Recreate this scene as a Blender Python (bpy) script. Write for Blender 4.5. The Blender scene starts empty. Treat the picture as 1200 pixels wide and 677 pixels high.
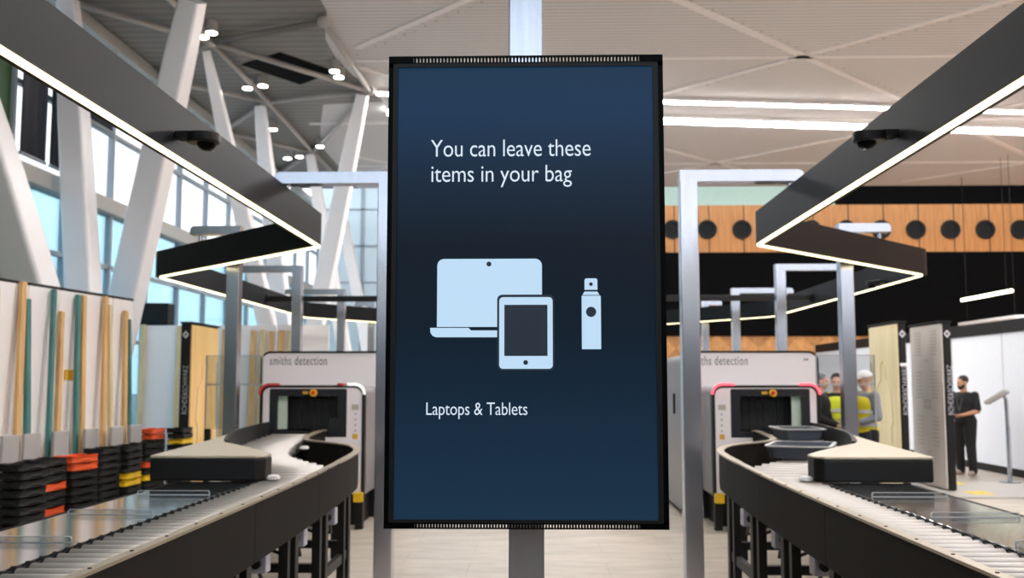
import bpy, bmesh, math, random
from mathutils import Vector, Matrix, noise
random.seed(7)
SC = bpy.context.scene
COL = SC.collection
R = math.radians
# ------------------------------------------------------------------ camera
EYE, YAW, PITCH, FPX = 1.6, R(1.47), R(5.31), 1200 * 35 / 36
cd = bpy.data.cameras.new('camera'); cam = bpy.data.objects.new('camera', cd); COL.objects.link(cam)
cam.location = (0, 0, EYE); cam.rotation_euler = (R(90) + PITCH, 0, YAW)
cd.lens = 35; cd.sensor_width = 36; cd.sensor_fit = 'HORIZONTAL'; cd.clip_end = 500; cd.clip_start = .05
cd.dof.use_dof = True; cd.dof.focus_distance = 2.6; cd.dof.aperture_fstop = 5.0
SC.camera = cam
_F = Vector((-math.sin(YAW) * math.cos(PITCH), math.cos(YAW) * math.cos(PITCH), math.sin(PITCH)))
_R = Vector((math.cos(YAW), math.sin(YAW), 0)); _U = _R.cross(_F)
def ray(px, py): return _F + _R * ((px - 600) / FPX) - _U * ((py - 338.5) / FPX)
def atY(px, py, Y): d = ray(px, py); return Vector((0, 0, EYE)) + d * (Y / d.y)
def atZ(px, py, z): d = ray(px, py); return Vector((0, 0, EYE)) + d * ((z - EYE) / d.z)
# ------------------------------------------------------------------ world, exposure
SC.view_settings.view_transform = 'Standard'; SC.view_settings.look = 'None'
SC.view_settings.exposure = 0.42; SC.view_settings.gamma = 1.0; SC.view_settings.use_curve_mapping = False
SKY = 2.4            # strength of the hazy bright sky
LINEAR = 46.0        # ceiling line lamps, the visible pair and the added fill rows
RIBBON = 2.8         # light line under the grey fascia
w = bpy.data.worlds.new('sky'); SC.world = w; w.use_nodes = True
nt = w.node_tree; nt.nodes.clear()
wo = nt.nodes.new('ShaderNodeOutputWorld'); bg = nt.nodes.new('ShaderNodeBackground')
tc = nt.nodes.new('ShaderNodeTexCoord'); nz = nt.nodes.new('ShaderNodeTexNoise'); cr = nt.nodes.new('ShaderNodeValToRGB')
nz.inputs['Scale'].default_value = 3.0; nz.inputs['Detail'].default_value = 4
cr.color_ramp.elements[0].position = .38; cr.color_ramp.elements[0].color = (.60, .80, .96, 1)
cr.color_ramp.elements[1].position = .62; cr.color_ramp.elements[1].color = (.98, .99, 1, 1)
nt.links.new(tc.outputs['Generated'], nz.inputs['Vector']); nt.links.new(nz.outputs['Fac'], cr.inputs['Fac'])
nt.links.new(cr.outputs['Color'], bg.inputs['Color']); bg.inputs['Strength'].default_value = SKY
nt.links.new(bg.outputs['Background'], wo.inputs['Surface'])
# ------------------------------------------------------------------ materials
def srgb(r, g, b):
    f = lambda c: (c / 255 / 12.92) if c / 255 <= .04045 else ((c / 255 + .055) / 1.055) ** 2.4
    return (f(r), f(g), f(b), 1)
def mat(name, col, rough=.5, metal=0, var=.06, scale=8, bump=0, stretch=None, spec=.5, coat=0):
    m = bpy.data.materials.new(name); m.use_nodes = True
    t = m.node_tree; b = t.nodes['Principled BSDF']
    b.inputs['Roughness'].default_value = rough; b.inputs['Metallic'].default_value = metal
    b.inputs['Specular IOR Level'].default_value = spec; b.inputs['Coat Weight'].default_value = coat
    tcn = t.nodes.new('ShaderNodeTexCoord'); mp = t.nodes.new('ShaderNodeMapping'); n = t.nodes.new('ShaderNodeTexNoise')
    n.inputs['Scale'].default_value = scale; n.inputs['Detail'].default_value = 3
    if stretch: mp.inputs['Scale'].default_value = stretch
    t.links.new(tcn.outputs['Object'], mp.inputs['Vector']); t.links.new(mp.outputs['Vector'], n.inputs['Vector'])
    mx = t.nodes.new('ShaderNodeMixRGB'); mx.inputs['Color1'].default_value = tuple(c * (1 - var) for c in col[:3]) + (1,)
    mx.inputs['Color2'].default_value = tuple(min(1, c * (1 + var)) for c in col[:3]) + (1,)
    t.links.new(n.outputs['Fac'], mx.inputs['Fac']); t.links.new(mx.outputs['Color'], b.inputs['Base Color'])
    if bump:
        bn = t.nodes.new('ShaderNodeBump'); bn.inputs['Strength'].default_value = bump; bn.inputs['Distance'].default_value = .01
        t.links.new(n.outputs['Fac'], bn.inputs['Height']); t.links.new(bn.outputs['Normal'], b.inputs['Normal'])
    return m
def emit(name, col, s):
    m = bpy.data.materials.new(name); m.use_nodes = True; b = m.node_tree.nodes['Principled BSDF']
    b.inputs['Base Color'].default_value = (.01, .01, .01, 1); b.inputs['Emission Color'].default_value = col; b.inputs['Emission Strength'].default_value = s
    return m
def glass(name, tint, refl=.08, rough=.02):
    m = bpy.data.materials.new(name); m.use_nodes = True; t = m.node_tree; t.nodes.clear()
    o = t.nodes.new('ShaderNodeOutputMaterial'); tr = t.nodes.new('ShaderNodeBsdfTransparent'); g = t.nodes.new('ShaderNodeBsdfGlossy')
    tr.inputs['Color'].default_value = tint; g.inputs['Roughness'].default_value = rough
    lw = t.nodes.new('ShaderNodeLayerWeight'); lw.inputs['Blend'].default_value = .25
    mth = t.nodes.new('ShaderNodeMath'); mth.operation = 'MULTIPLY_ADD'; mth.inputs[1].default_value = .5; mth.inputs[2].default_value = refl
    mx = t.nodes.new('ShaderNodeMixShader')
    t.links.new(lw.outputs['Fresnel'], mth.inputs[0]); t.links.new(mth.outputs[0], mx.inputs[0])
    t.links.new(tr.outputs[0], mx.inputs[1]); t.links.new(g.outputs[0], mx.inputs[2]); t.links.new(mx.outputs[0], o.inputs[0])
    return m
def wood(name, c1, c2, scale=3, stretch=(6, 6, .6), rough=.5, panel=None, herring=False):
    m = bpy.data.materials.new(name); m.use_nodes = True; t = m.node_tree; b = t.nodes['Principled BSDF']
    b.inputs['Roughness'].default_value = rough
    tcn = t.nodes.new('ShaderNodeTexCoord'); mp = t.nodes.new('ShaderNodeMapping'); mp.inputs['Scale'].default_value = stretch
    n = t.nodes.new('ShaderNodeTexNoise'); n.inputs['Scale'].default_value = scale; n.inputs['Detail'].default_value = 6; n.inputs['Distortion'].default_value = .6
    r = t.nodes.new('ShaderNodeValToRGB'); r.color_ramp.elements[0].position = .3; r.color_ramp.elements[1].position = .7
    r.color_ramp.elements[0].color = c1; r.color_ramp.elements[1].color = c2
    t.links.new(tcn.outputs['Object'], mp.inputs['Vector']); t.links.new(mp.outputs['Vector'], n.inputs['Vector'])
    t.links.new(n.outputs['Fac'], r.inputs['Fac'])
    out = r.outputs['Color']
    if herring:
        # chevron tiles: checker of rotated coordinates
        mp2 = t.nodes.new('ShaderNodeMapping'); mp2.inputs['Rotation'].default_value = (0, R(45), 0); mp2.inputs['Scale'].default_value = (1, 0, 1)
        ck = t.nodes.new('ShaderNodeTexChecker'); ck.inputs['Scale'].default_value = 1.6
        ck.inputs['Color1'].default_value = (1, 1, 1, 1); ck.inputs['Color2'].default_value = (.72, .68, .62, 1)
        t.links.new(tcn.outputs['Object'], mp2.inputs['Vector']); t.links.new(mp2.outputs['Vector'], ck.inputs['Vector'])
        mu = t.nodes.new('ShaderNodeMixRGB'); mu.blend_type = 'MULTIPLY'; mu.inputs['Fac'].default_value = 1
        t.links.new(out, mu.inputs['Color1']); t.links.new(ck.outputs['Color'], mu.inputs['Color2']); out = mu.outputs['Color']
    t.links.new(out, b.inputs['Base Color'])
    return m
def slats(name, c1, c2, freq, rough=.6):
    """fine ceiling slats running along X"""
    m = bpy.data.materials.new(name); m.use_nodes = True; t = m.node_tree; b = t.nodes['Principled BSDF']; b.inputs['Roughness'].default_value = rough
    tcn = t.nodes.new('ShaderNodeTexCoord'); wv = t.nodes.new('ShaderNodeTexWave'); wv.bands_direction = 'Y'
    wv.inputs['Scale'].default_value = freq; wv.inputs['Distortion'].default_value = .15; wv.inputs['Detail'].default_value = 1
    r = t.nodes.new('ShaderNodeValToRGB'); r.color_ramp.elements[0].position = .08; r.color_ramp.elements[1].position = .3
    r.color_ramp.elements[0].color = c1; r.color_ramp.elements[1].color = c2
    t.links.new(tcn.outputs['Object'], wv.inputs['Vector']); t.links.new(wv.outputs['Fac'], r.inputs['Fac']); t.links.new(r.outputs['Color'], b.inputs['Base Color'])
    return m
def floor_mat():
    m = bpy.data.materials.new('floor_stone'); m.use_nodes = True; t = m.node_tree; b = t.nodes['Principled BSDF']; b.inputs['Roughness'].default_value = .38
    tcn = t.nodes.new('ShaderNodeTexCoord'); n = t.nodes.new('ShaderNodeTexNoise'); n.inputs['Scale'].default_value = 1.3; n.inputs['Detail'].default_value = 8; n.inputs['Roughness'].default_value = .7
    mp = t.nodes.new('ShaderNodeMapping'); mp.inputs['Scale'].default_value = (1, 3.2, 1)
    r = t.nodes.new('ShaderNodeValToRGB'); r.color_ramp.elements[0].position = .35; r.color_ramp.elements[1].position = .66
    r.color_ramp.elements[0].color = srgb(150, 140, 128); r.color_ramp.elements[1].color = srgb(184, 174, 161)
    t.links.new(tcn.outputs['Object'], mp.inputs['Vector']); t.links.new(mp.outputs['Vector'], n.inputs['Vector']); t.links.new(n.outputs['Fac'], r.inputs['Fac'])
    br = t.nodes.new('ShaderNodeTexBrick'); br.inputs['Scale'].default_value = 1; br.inputs['Brick Width'].default_value = 1.2; br.inputs['Row Height'].default_value = .6
    br.inputs['Mortar Size'].default_value = .004; br.inputs['Color1'].default_value = (1, 1, 1, 1); br.inputs['Color2'].default_value = (.95, .95, .95, 1); br.inputs['Mortar'].default_value = (.75, .73, .7, 1)
    t.links.new(tcn.outputs['Object'], br.inputs['Vector'])
    mu = t.nodes.new('ShaderNodeMixRGB'); mu.blend_type = 'MULTIPLY'; mu.inputs['Fac'].default_value = 1
    t.links.new(r.outputs['Color'], mu.inputs['Color1']); t.links.new(br.outputs['Color'], mu.inputs['Color2']); t.links.new(mu.outputs['Color'], b.inputs['Base Color'])
    return m
M = dict(
    floor=floor_mat(), ceil=slats('ceiling_slats', srgb(184, 181, 181), srgb(214, 210, 210), 2.2),
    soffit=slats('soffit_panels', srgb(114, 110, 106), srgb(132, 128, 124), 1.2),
    rib=mat('ceiling_rib_paint', srgb(232, 228, 227), .6), tube=mat('tube_paint', srgb(170, 165, 160), .5),
    white=mat('white_paint', srgb(238, 234, 234), .5, var=.03), column=mat('column_paint', srgb(238, 236, 238), .35, var=.02),
    wallwhite=mat('wall_white', srgb(228, 231, 238), .5, var=.03), black=mat('black_matt', srgb(13, 13, 14), .6, spec=.3), blackwall=mat('black_wall', srgb(9, 9, 10), .9, spec=.1),
    blackgloss=mat('black_gloss_plastic', srgb(2, 2, 2), .4, spec=.06), blackplast=mat('black_plastic', srgb(14, 14, 16), .45, spec=.3),
    fascia=mat('fascia_grey_metal', srgb(13, 15, 19), .5, var=.03, spec=.1), fasciain=mat('fascia_inner', srgb(110, 96, 74), .5),
    frame=mat('black_powder_coat', srgb(20, 19, 18), .5, spec=.3), panel=mat('side_panel_brown_black', srgb(18, 15, 13), .7, var=.04, spec=.12),
    rim=mat('aluminium_rim', srgb(150, 139, 120), .4, metal=.5), roller=mat('roller_zinc', srgb(172, 167, 162), .4, metal=.3, scale=20),
    steel=mat('table_steel', srgb(185, 186, 190), .13, metal=1, var=.04, scale=3), post=mat('brushed_post', srgb(186, 186, 194), .22, metal=.95, scale=14, stretch=(8, 8, .3), var=.12),
    cream=mat('cover_cream', srgb(176, 165, 146), .4), coverblack=mat('cover_black', srgb(14, 14, 15), .5, spec=.3),
    scan=mat('scanner_white', srgb(234, 228, 231), .4, var=.02), scangrey=mat('scanner_grey', srgb(116, 112, 114), .4), scandark=mat('scanner_dark', srgb(30, 33, 38), .5, spec=.3),
    tunnel=mat('tunnel_black', srgb(8, 8, 9), .8), curtain=mat('lead_curtain', srgb(6, 6, 7), .6), strip=mat('pale_strip', srgb(205, 222, 205), .4),
    yellow=mat('yellow_plastic', srgb(235, 190, 20), .5), orange=mat('orange_plastic', srgb(226, 84, 30), .55), redbtn=mat('red_button', srgb(205, 40, 25), .4), ylabel=mat('amber_label', srgb(214, 160, 40), .5),
    rubber=mat('black_rubber', srgb(26, 25, 25), .6, spec=.3, bump=.2, scale=30), tray=mat('tray_blue_grey', srgb(74, 80, 90), .45), trayin=mat('tray_inner', srgb(92, 98, 108), .5),
    trayrim=mat('tray_rim', srgb(180, 180, 178), .45), acr=glass('acrylic', (.93, .95, .96, 1), .1), acredge=mat('acrylic_edge', srgb(160, 164, 168), .3),
    pane=glass('pane_clear', (.96, .98, 1, 1), .04), paneteal=glass('pane_teal', (.60, .78, .85, 1), .08), panemilk=mat('pane_milky', srgb(205, 220, 228), .3),
    mullion=mat('mullion_grey', srgb(150, 160, 168), .4), transom=mat('transom_grey', srgb(176, 176, 172), .45), blind=mat('dark_blind', srgb(44, 47, 56), .7),
    green=mat('green_panel', srgb(42, 78, 40), .6), greenglass=mat('green_white_glass', srgb(176, 200, 186), .3),
    timber=wood('pine_batten', srgb(196, 150, 92), srgb(226, 188, 130)), timberpale=wood('pale_batten', srgb(198, 178, 130), srgb(222, 206, 164)), teal=wood('teal_batten', srgb(52, 104, 104), srgb(82, 138, 132)),
    oak=wood('oak_acoustic', srgb(186, 122, 64), srgb(212, 148, 86), 2, (7, 7, .5)), herring=wood('oak_chevron', srgb(180, 122, 64), srgb(214, 156, 92), 2, (3, 3, 3), herring=True),
    ply=wood('ply_crate', srgb(222, 204, 158), srgb(236, 222, 182), 1.2, (3, 3, .5)), plyorange=wood('ply_crate_warm', srgb(222, 178, 108), srgb(238, 204, 140), 1.2, (3, 3, .5)), portalgrey=mat('portal_grey', srgb(206, 197, 189), .5), slot=mat('portal_slot', srgb(182, 174, 166), .5),
    skin=mat('skin', srgb(196, 142, 112), .55), skinb=mat('skin_pale', srgb(214, 166, 144), .55), hair=mat('black_hair', srgb(22, 18, 17), .6), shirt=mat('black_cotton', srgb(20, 20, 22), .85), trousers=mat('black_trousers', srgb(17, 17, 19), .85),
    shoe=mat('beige_shoe', srgb(168, 150, 134), .6), hiviz=mat('hi_vis_yellow', srgb(214, 222, 40), .6), hiorange=mat('hi_vis_amber', srgb(228, 208, 30), .6), reflect=mat('silver_tape', srgb(190, 192, 196), .35), hat=mat('white_hard_hat', srgb(232, 230, 228), .3), navy=mat('navy_cloth', srgb(34, 38, 52), .8), greycloth=mat('grey_cloth', srgb(120, 122, 128), .8), lanyard=mat('lanyard', srgb(96, 96, 102), .6),
    concrete=mat('grey_bracket', srgb(168, 164, 162), .6), yellowmark=mat('yellow_mark', srgb(222, 188, 40), .6), mat_grey=mat('platform_grey', srgb(170, 166, 160), .5), boxgrey=mat('control_box_grey', srgb(176, 174, 190), .45),
    letter=mat('grey_lettering', srgb(78, 74, 78), .5), letterw=mat('white_lettering', srgb(190, 188, 196), .5), ground=mat('outside_ground', srgb(120, 128, 132), .9),
    led=emit('ribbon_led', (1, .86, .50, 1), RIBBON), linear=emit('line_lamp', (1, .97, .95, 1), LINEAR), down=emit('downlight_lens', (1, .93, .82, 1), 25), tubeled=emit('slim_tube', (1, 1, .72, 1), 6),
    alarm=emit('red_lamp', (1, .10, .14, 1), 1.6), alarmdim=emit('red_lamp_dim', (.7, .03, .03, 1), .35), alarmwhite=emit('white_lamp', (1, .95, .95, 1), 1.1), lens=mat('camera_dome', srgb(60, 60, 64), .05, coat=1),
)
# ------------------------------------------------------------------ mesh helpers
class MB:
    def __init__(s): s.v = []; s.f = []
    def add(s, vs, fs):
        n = len(s.v); s.v += [Vector(v) for v in vs]; s.f += [tuple(i + n for i in f) for f in fs]; return s
    def box(s, lo, hi, m=None):
        x0, y0, z0 = lo; x1, y1, z1 = hi
        vs = [Vector(p) for p in ((x0, y0, z0), (x1, y0, z0), (x1, y1, z0), (x0, y1, z0), (x0, y0, z1), (x1, y0, z1), (x1, y1, z1), (x0, y1, z1))]
        if m: vs = [m @ v for v in vs]
        return s.add(vs, [(0, 3, 2, 1), (4, 5, 6, 7), (0, 1, 5, 4), (1, 2, 6, 5), (2, 3, 7, 6), (3, 0, 4, 7)])
    def beam(s, a, b, w, d, up=(0, 0, 1), w2=None, d2=None):
        a, b = Vector(a), Vector(b); t = (b - a).normalized(); u = Vector(up)
        if abs(t.dot(u)) > .98: u = Vector((0, 1, 0))
        x = t.cross(u).normalized(); y = x.cross(t).normalized(); vs = []
        for p, ww, dd in ((a, w, d), (b, w2 or w, d2 or d)):
            for sx, sy in ((-1, -1), (1, -1), (1, 1), (-1, 1)): vs.append(p + x * sx * ww / 2 + y * sy * dd / 2)
        return s.add(vs, [(0, 3, 2, 1), (4, 5, 6, 7), (0, 1, 5, 4), (1, 2, 6, 5), (2, 3, 7, 6), (3, 0, 4, 7)])
    def tube(s, pts, rad, n=12):
        pts = [Vector(p) for p in pts]; k = len(pts); rad = rad if isinstance(rad, (list, tuple)) else [rad] * k
        vs = []; prev = None
        for i, p in enumerate(pts):
            t = (pts[min(i + 1, k - 1)] - pts[max(i - 1, 0)]).normalized()
            if prev is None:
                u = Vector((0, 0, 1)) if abs(t.z) < .9 else Vector((1, 0, 0)); x = t.cross(u).normalized()
            else: x = (prev - t * prev.dot(t)).normalized()
            prev = x; y = t.cross(x)
            for j in range(n): a = 2 * math.pi * j / n; vs.append(p + (x * math.cos(a) + y * math.sin(a)) * rad[i])
        fs = [(i * n + j, i * n + (j + 1) % n, (i + 1) * n + (j + 1) % n, (i + 1) * n + j) for i in range(k - 1) for j in range(n)]
        fs += [tuple(range(n))[::-1], tuple((k - 1) * n + j for j in range(n))]
        return s.add(vs, fs)
    def prism(s, outline, z0, z1, m=None):
        n = len(outline); vs = [Vector((x, y, z)) for z in (z0, z1) for x, y in outline]
        if m: vs = [m @ v for v in vs]
        return s.add(vs, [tuple(range(n))[::-1], tuple(range(n, 2 * n))] + [(i, (i + 1) % n, n + (i + 1) % n, n + i) for i in range(n)])
    def ring(s, outer, inner, z0, z1, m=None):
        n = len(outer); vs = [Vector((x, y, z)) for z in (z0, z1) for o in (outer, inner) for x, y in o]
        if m: vs = [m @ v for v in vs]
        fs = []
        for i in range(n):
            j = (i + 1) % n
            fs += [(i, j, n + j, n + i), (2 * n + j, 2 * n + i, 3 * n + i, 3 * n + j), (j, i, 2 * n + i, 2 * n + j), (n + i, n + j, 3 * n + j, 3 * n + i)]
        return s.add(vs, fs)
    def ell(s, c, r, rot=None, nu=16, nv=10):
        c = Vector(c); vs = [Vector((0, 0, -1))]
        for i in range(1, nv):
            a = math.pi * i / nv - math.pi / 2
            for j in range(nu): b = 2 * math.pi * j / nu; vs.append(Vector((math.cos(a) * math.cos(b), math.cos(a) * math.sin(b), math.sin(a))))
        vs.append(Vector((0, 0, 1))); top = len(vs) - 1
        fs = [(0, 1 + (j + 1) % nu, 1 + j) for j in range(nu)]
        for i in range(nv - 2): fs += [(1 + i * nu + j, 1 + i * nu + (j + 1) % nu, 1 + (i + 1) * nu + (j + 1) % nu, 1 + (i + 1) * nu + j) for j in range(nu)]
        fs += [(top, 1 + (nv - 2) * nu + j, 1 + (nv - 2) * nu + (j + 1) % nu) for j in range(nu)]
        out = []
        for v in vs:
            v = Vector((v.x * r[0], v.y * r[1], v.z * r[2])); out.append(c + (rot @ v if rot else v))
        return s.add(out, fs)
    def sweep(s, path, prof):
        """path: 3D points in plan order; prof(i) -> list of (offset to the left-hand normal, z) corners"""
        path = [Vector(p) for p in path]; k = len(path); vs = []; n = None
        for i, p in enumerate(path):
            d1 = (path[i] - path[i - 1]) if i else (path[1] - path[0]); d2 = (path[i + 1] - path[i]) if i < k - 1 else d1
            d1 = Vector((d1.x, d1.y, 0)).normalized(); d2 = Vector((d2.x, d2.y, 0)).normalized()
            t = (d1 + d2).normalized(); nn = Vector((-t.y, t.x, 0)); c = max(.5, t.dot(d1)); pr = prof(i); n = len(pr)
            for o, z in pr: vs.append(Vector((p.x, p.y, 0)) + nn * (o / c) + Vector((0, 0, z)))
        fs = [(i * n + j, i * n + (j + 1) % n, (i + 1) * n + (j + 1) % n, (i + 1) * n + j) for i in range(k - 1) for j in range(n)]
        fs += [tuple(range(n))[::-1], tuple((k - 1) * n + j for j in range(n))]
        return s.add(vs, fs)
    def build(s, name, m, parent=None, loc=None, smooth=False, bevel=0, seg=2):
        o0 = Vector(loc) if loc is not None else (parent_world(parent) if parent else Vector((0, 0, 0)))
        me = bpy.data.meshes.new(name); me.from_pydata([v - o0 for v in s.v], [], s.f)
        b = bmesh.new(); b.from_mesh(me); bmesh.ops.recalc_face_normals(b, faces=b.faces); b.to_mesh(me); b.free()
        return link(name, me, m, parent, o0, smooth, bevel, seg)
def parent_world(p):
    v = Vector((0, 0, 0))
    while p: v += p.location; p = p.parent
    return v
def link(name, me, m, parent, o0, smooth=False, bevel=0, seg=2):
    ms = m if isinstance(m, (list, tuple)) else [m]
    for x in ms: me.materials.append(x)
    o = bpy.data.objects.new(name, me); COL.objects.link(o)
    if parent: o.parent = parent; o.location = o0 - parent_world(parent)
    else: o.location = o0
    if smooth: me.shade_smooth()
    if bevel:
        bm_ = o.modifiers.new('edge', 'BEVEL'); bm_.width = bevel; bm_.segments = seg; bm_.limit_method = 'ANGLE'; bm_.angle_limit = R(40)
    return o
def tag(o, label=None, cat=None, group=None, kind=None):
    if label: o['label'] = label
    if cat: o['category'] = cat
    if group: o['group'] = group
    if kind: o['kind'] = kind
    return o
def thing(name, loc, label, cat, group=None):
    o = bpy.data.objects.new(name, None); o.empty_display_size = .1; COL.objects.link(o); o.location = loc
    return tag(o, label, cat, group)
def struct(o): o['kind'] = 'structure'; return o
def rrect(x0, y0, x1, y1, r, n=6):
    if not isinstance(r, (list, tuple)): r = [r] * 4
    pts = []
    for (cx, cy, a, q) in ((x1, y0, -90, r[0]), (x1, y1, 0, r[1]), (x0, y1, 90, r[2]), (x0, y0, 180, r[3])):
        sx = -1 if cx == x1 else 1; sy = 1 if cy == y0 else -1
        q = max(q, 1e-4)
        for i in range(n + 1):
            t = R(a + 90 * i / n); pts.append((cx + sx * q + math.cos(t) * q, cy + sy * q + math.sin(t) * q))
    return pts
def circ(cx, cy, r, n=24, ry=None): return [(cx + r * math.cos(2 * math.pi * i / n), cy + (ry or r) * math.sin(2 * math.pi * i / n)) for i in range(n)]
UP = lambda y: Matrix(((1, 0, 0, 0), (0, 0, -1, y), (0, 1, 0, 0), (0, 0, 0, 1)))   # drawing (x, z) stood upright on plane Y=y, its +z towards the viewer side
def fillet(pts, r, n=8):
    out = [Vector(pts[0])]; rs = r if isinstance(r, list) else [r] * len(pts)
    for i in range(1, len(pts) - 1):
        a, p, b = Vector(pts[i - 1]), Vector(pts[i]), Vector(pts[i + 1])
        u = (a - p).normalized(); v = (b - p).normalized(); ang = u.angle(v); d = rs[i - 1] / math.tan(ang / 2)
        d = min(d, (a - p).length * .45, (b - p).length * .45); rr = d * math.tan(ang / 2)
        c = p + (u + v).normalized() * (rr / math.sin(ang / 2)); s0 = p + u * d; e0 = p + v * d
        for k in range(n + 1):
            t = k / n; q = (s0 - c) * (1 - t) + (e0 - c) * t; out.append(c + q.normalized() * rr)
    out.append(Vector(pts[-1])); return out
def spline(pts, n=6):
    P = [Vector(p) for p in pts]; P = [P[0] * 2 - P[1]] + P + [P[-1] * 2 - P[-2]]; out = []
    for i in range(1, len(P) - 2):
        for k in range(n):
            t = k / n; a, b, c, d = P[i - 1:i + 3]
            out.append(.5 * ((2 * b) + (c - a) * t + (2 * a - 5 * b + 4 * c - d) * t * t + (-a + 3 * b - 3 * c + d) * t ** 3))
    out.append(P[-2]); return out
def text_mesh(s, width, height=None, depth=.0006, spacing=1.0, thin=-.012):
    cu = bpy.data.curves.new('lettering', 'FONT'); cu.body = s; cu.extrude = depth; cu.size = 1; cu.resolution_u = 4; cu.space_character = spacing; cu.offset = thin
    ob = bpy.data.objects.new('lettering', cu); COL.objects.link(ob)
    dg = bpy.context.evaluated_depsgraph_get(); dg.update()
    me = bpy.data.meshes.new_from_object(ob.evaluated_get(dg)); bpy.data.objects.remove(ob)
    xs = [v.co.x for v in me.vertices]; ys = [v.co.y for v in me.vertices]
    k = width / (max(xs) - min(xs)); ky = k if height is None else height / (max(ys) - min(ys))
    for v in me.vertices: v.co = Vector(((v.co.x - min(xs)) * k, (v.co.y - min(ys)) * ky, v.co.z))
    return me
def text(name, s, m, parent, mw, width, height=None, spacing=1.0, thin=0.0):
    """mw: Matrix placing lettering (x along, y up, z outwards) in the world"""
    me = text_mesh(s, width, height, spacing=spacing, thin=thin); o0 = parent_world(parent); me.transform(Matrix.Translation(-o0) @ mw)
    return link(name, me, m, parent, o0)
def copy_tree(o, parent=None):
    c = o.copy(); COL.objects.link(c); c.parent = parent
    for ch in list(o.children): copy_tree(ch, c)
    return c
# ================================================================== SETTING
HZ = 7.4
b = MB().box((-7.35, -8, -.2), (20, 33, 0)); struct(b.build('floor', M['floor']))
struct(MB().box((-150, -60, -.6), (-7.45, 150, -.3)).build('ground', M['ground']))
# slatted ceiling, with the grey-brown soffit over the window side
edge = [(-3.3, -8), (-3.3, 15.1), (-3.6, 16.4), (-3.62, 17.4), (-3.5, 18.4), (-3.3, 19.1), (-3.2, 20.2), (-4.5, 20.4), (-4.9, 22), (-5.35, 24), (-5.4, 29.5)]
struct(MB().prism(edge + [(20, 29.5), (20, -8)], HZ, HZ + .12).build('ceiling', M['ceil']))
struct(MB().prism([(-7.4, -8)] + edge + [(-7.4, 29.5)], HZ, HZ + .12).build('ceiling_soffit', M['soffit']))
struct(MB().box((-7.4, 29.3, 9.6), (20, 33, 9.7)).build('ceiling_rear', M['blackwall']))
rb = MB()
def clipseg(a, bq):
    a, bq = Vector(a), Vector(bq); pts = []
    for k in range(61):
        p = a.lerp(bq, k / 60)
        xmin = -3.5 if p.y < 20.3 else -5.2
        if xmin < p.x < 20 and 2 < p.y < 29.3: pts.append(p)
    if len(pts) > 1: rb.beam((pts[0].x, pts[0].y, HZ - .008), (pts[-1].x, pts[-1].y, HZ - .008), .14, .03)
for n in range(-5, 7):
    x0 = 4.75 + 8.5 * n
    clipseg((x0 - 15, 2.0), (x0 + 12, 29.8)); clipseg((x0 + 15, 2.0), (x0 - 12, 29.8))
for yy in (8.7, 13.1, 17.5, 21.9, 26.3): clipseg((-6, yy), (20, yy))
struct(rb.build('trim_1', M['rib']))
rb = MB()
for n in (-1, 0, 1):
    for sg in (-1, 1):
        for k in range(115):
            yy = 6 + .2 * k; xx = 4.75 + 8.5 * n + sg * .979 * (yy - 17.5) + .26
            if -3.3 < xx < 19 and (yy < 20.3 or xx > -3.2) and yy < 29: rb.box((xx - .02, yy - .03, HZ - .004), (xx + .02, yy + .03, HZ + .001))
struct(rb.build('trim_8', M['slot']))
# roof lattice on the window side
rb = MB()
NODE = [(-5.5, 16.2), (-5.5, 19.8), (-3.3, 19.1), (-5.6, 24.3), (-7.2, 14.2), (-7.2, 18.2), (-7.2, 22.2), (-5.5, 12.2), (-3.4, 15.3), (-7.2, 27), (-5.6, 28.4)]
for i, j in ((0, 1), (1, 2), (0, 2), (0, 8), (0, 7), (1, 3), (2, 8), (0, 4), (0, 5), (1, 5), (1, 6), (3, 6), (2, 3), (3, 9), (3, 10), (7, 4), (0, 8)):
    a, bq = NODE[i], NODE[j]; rb.tube([(a[0], a[1], HZ - .1), (bq[0], bq[1], HZ - .1)],   .05, 10)
for a in NODE: rb.ell((a[0], a[1], HZ - .1), (.10, .10, .09))
struct(rb.build('trim_2', M['tube'], smooth=True))
h = [atZ(px, py, HZ - .015) for px, py in ((283, 76), (328, 62), (392, 84), (352, 99))]
tag(MB().prism([(p.x, p.y) for p in h], HZ - .02, HZ - .002).build('roof_hatch', M['blackwall']), 'black diamond shaped opening in the grey roof soffit between lattice tubes', 'roof hatch')
# wood band wall with the round nozzles, black bulkhead, chevron wall
YB = 32
struct(MB().box((2.6, YB, 5.74), (20, YB + .3, 7.28)).build('wall_back_oak', M['oak']))
struct(MB().box((2.6, YB - .02, 3.05), (20, YB + .3, 5.74)).build('wall_back_black', M['blackwall']))
struct(MB().box((2.6, YB + .05, 0), (20, YB + .3, 3.05)).build('wall_back_chevron', M['herring']))
struct(MB().box((2.6, YB, 7.28), (9.6, YB + .3, 9.6)).build('wall_back_green', M['greenglass']))
struct(MB().box((9.6, YB, 7.28), (20, YB + .3, 9.6)).build('wall_back_shadow', M['blackwall']))  # black band painted in for the shadow edge at the ceiling end
struct(MB().box((-1.2, YB, 0), (2.6, YB + .3, 9.6)).build('wall_back_white', M['white']))
sm = MB()
for k in range(16): x = 3.87 + .56 + 1.118 * k - .56; sm.box((x - .56 - .012, YB - .012, 5.74), (x - .56 + .012, YB, 7.28))
struct(sm.build('trim_3', M['frame']))
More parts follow.
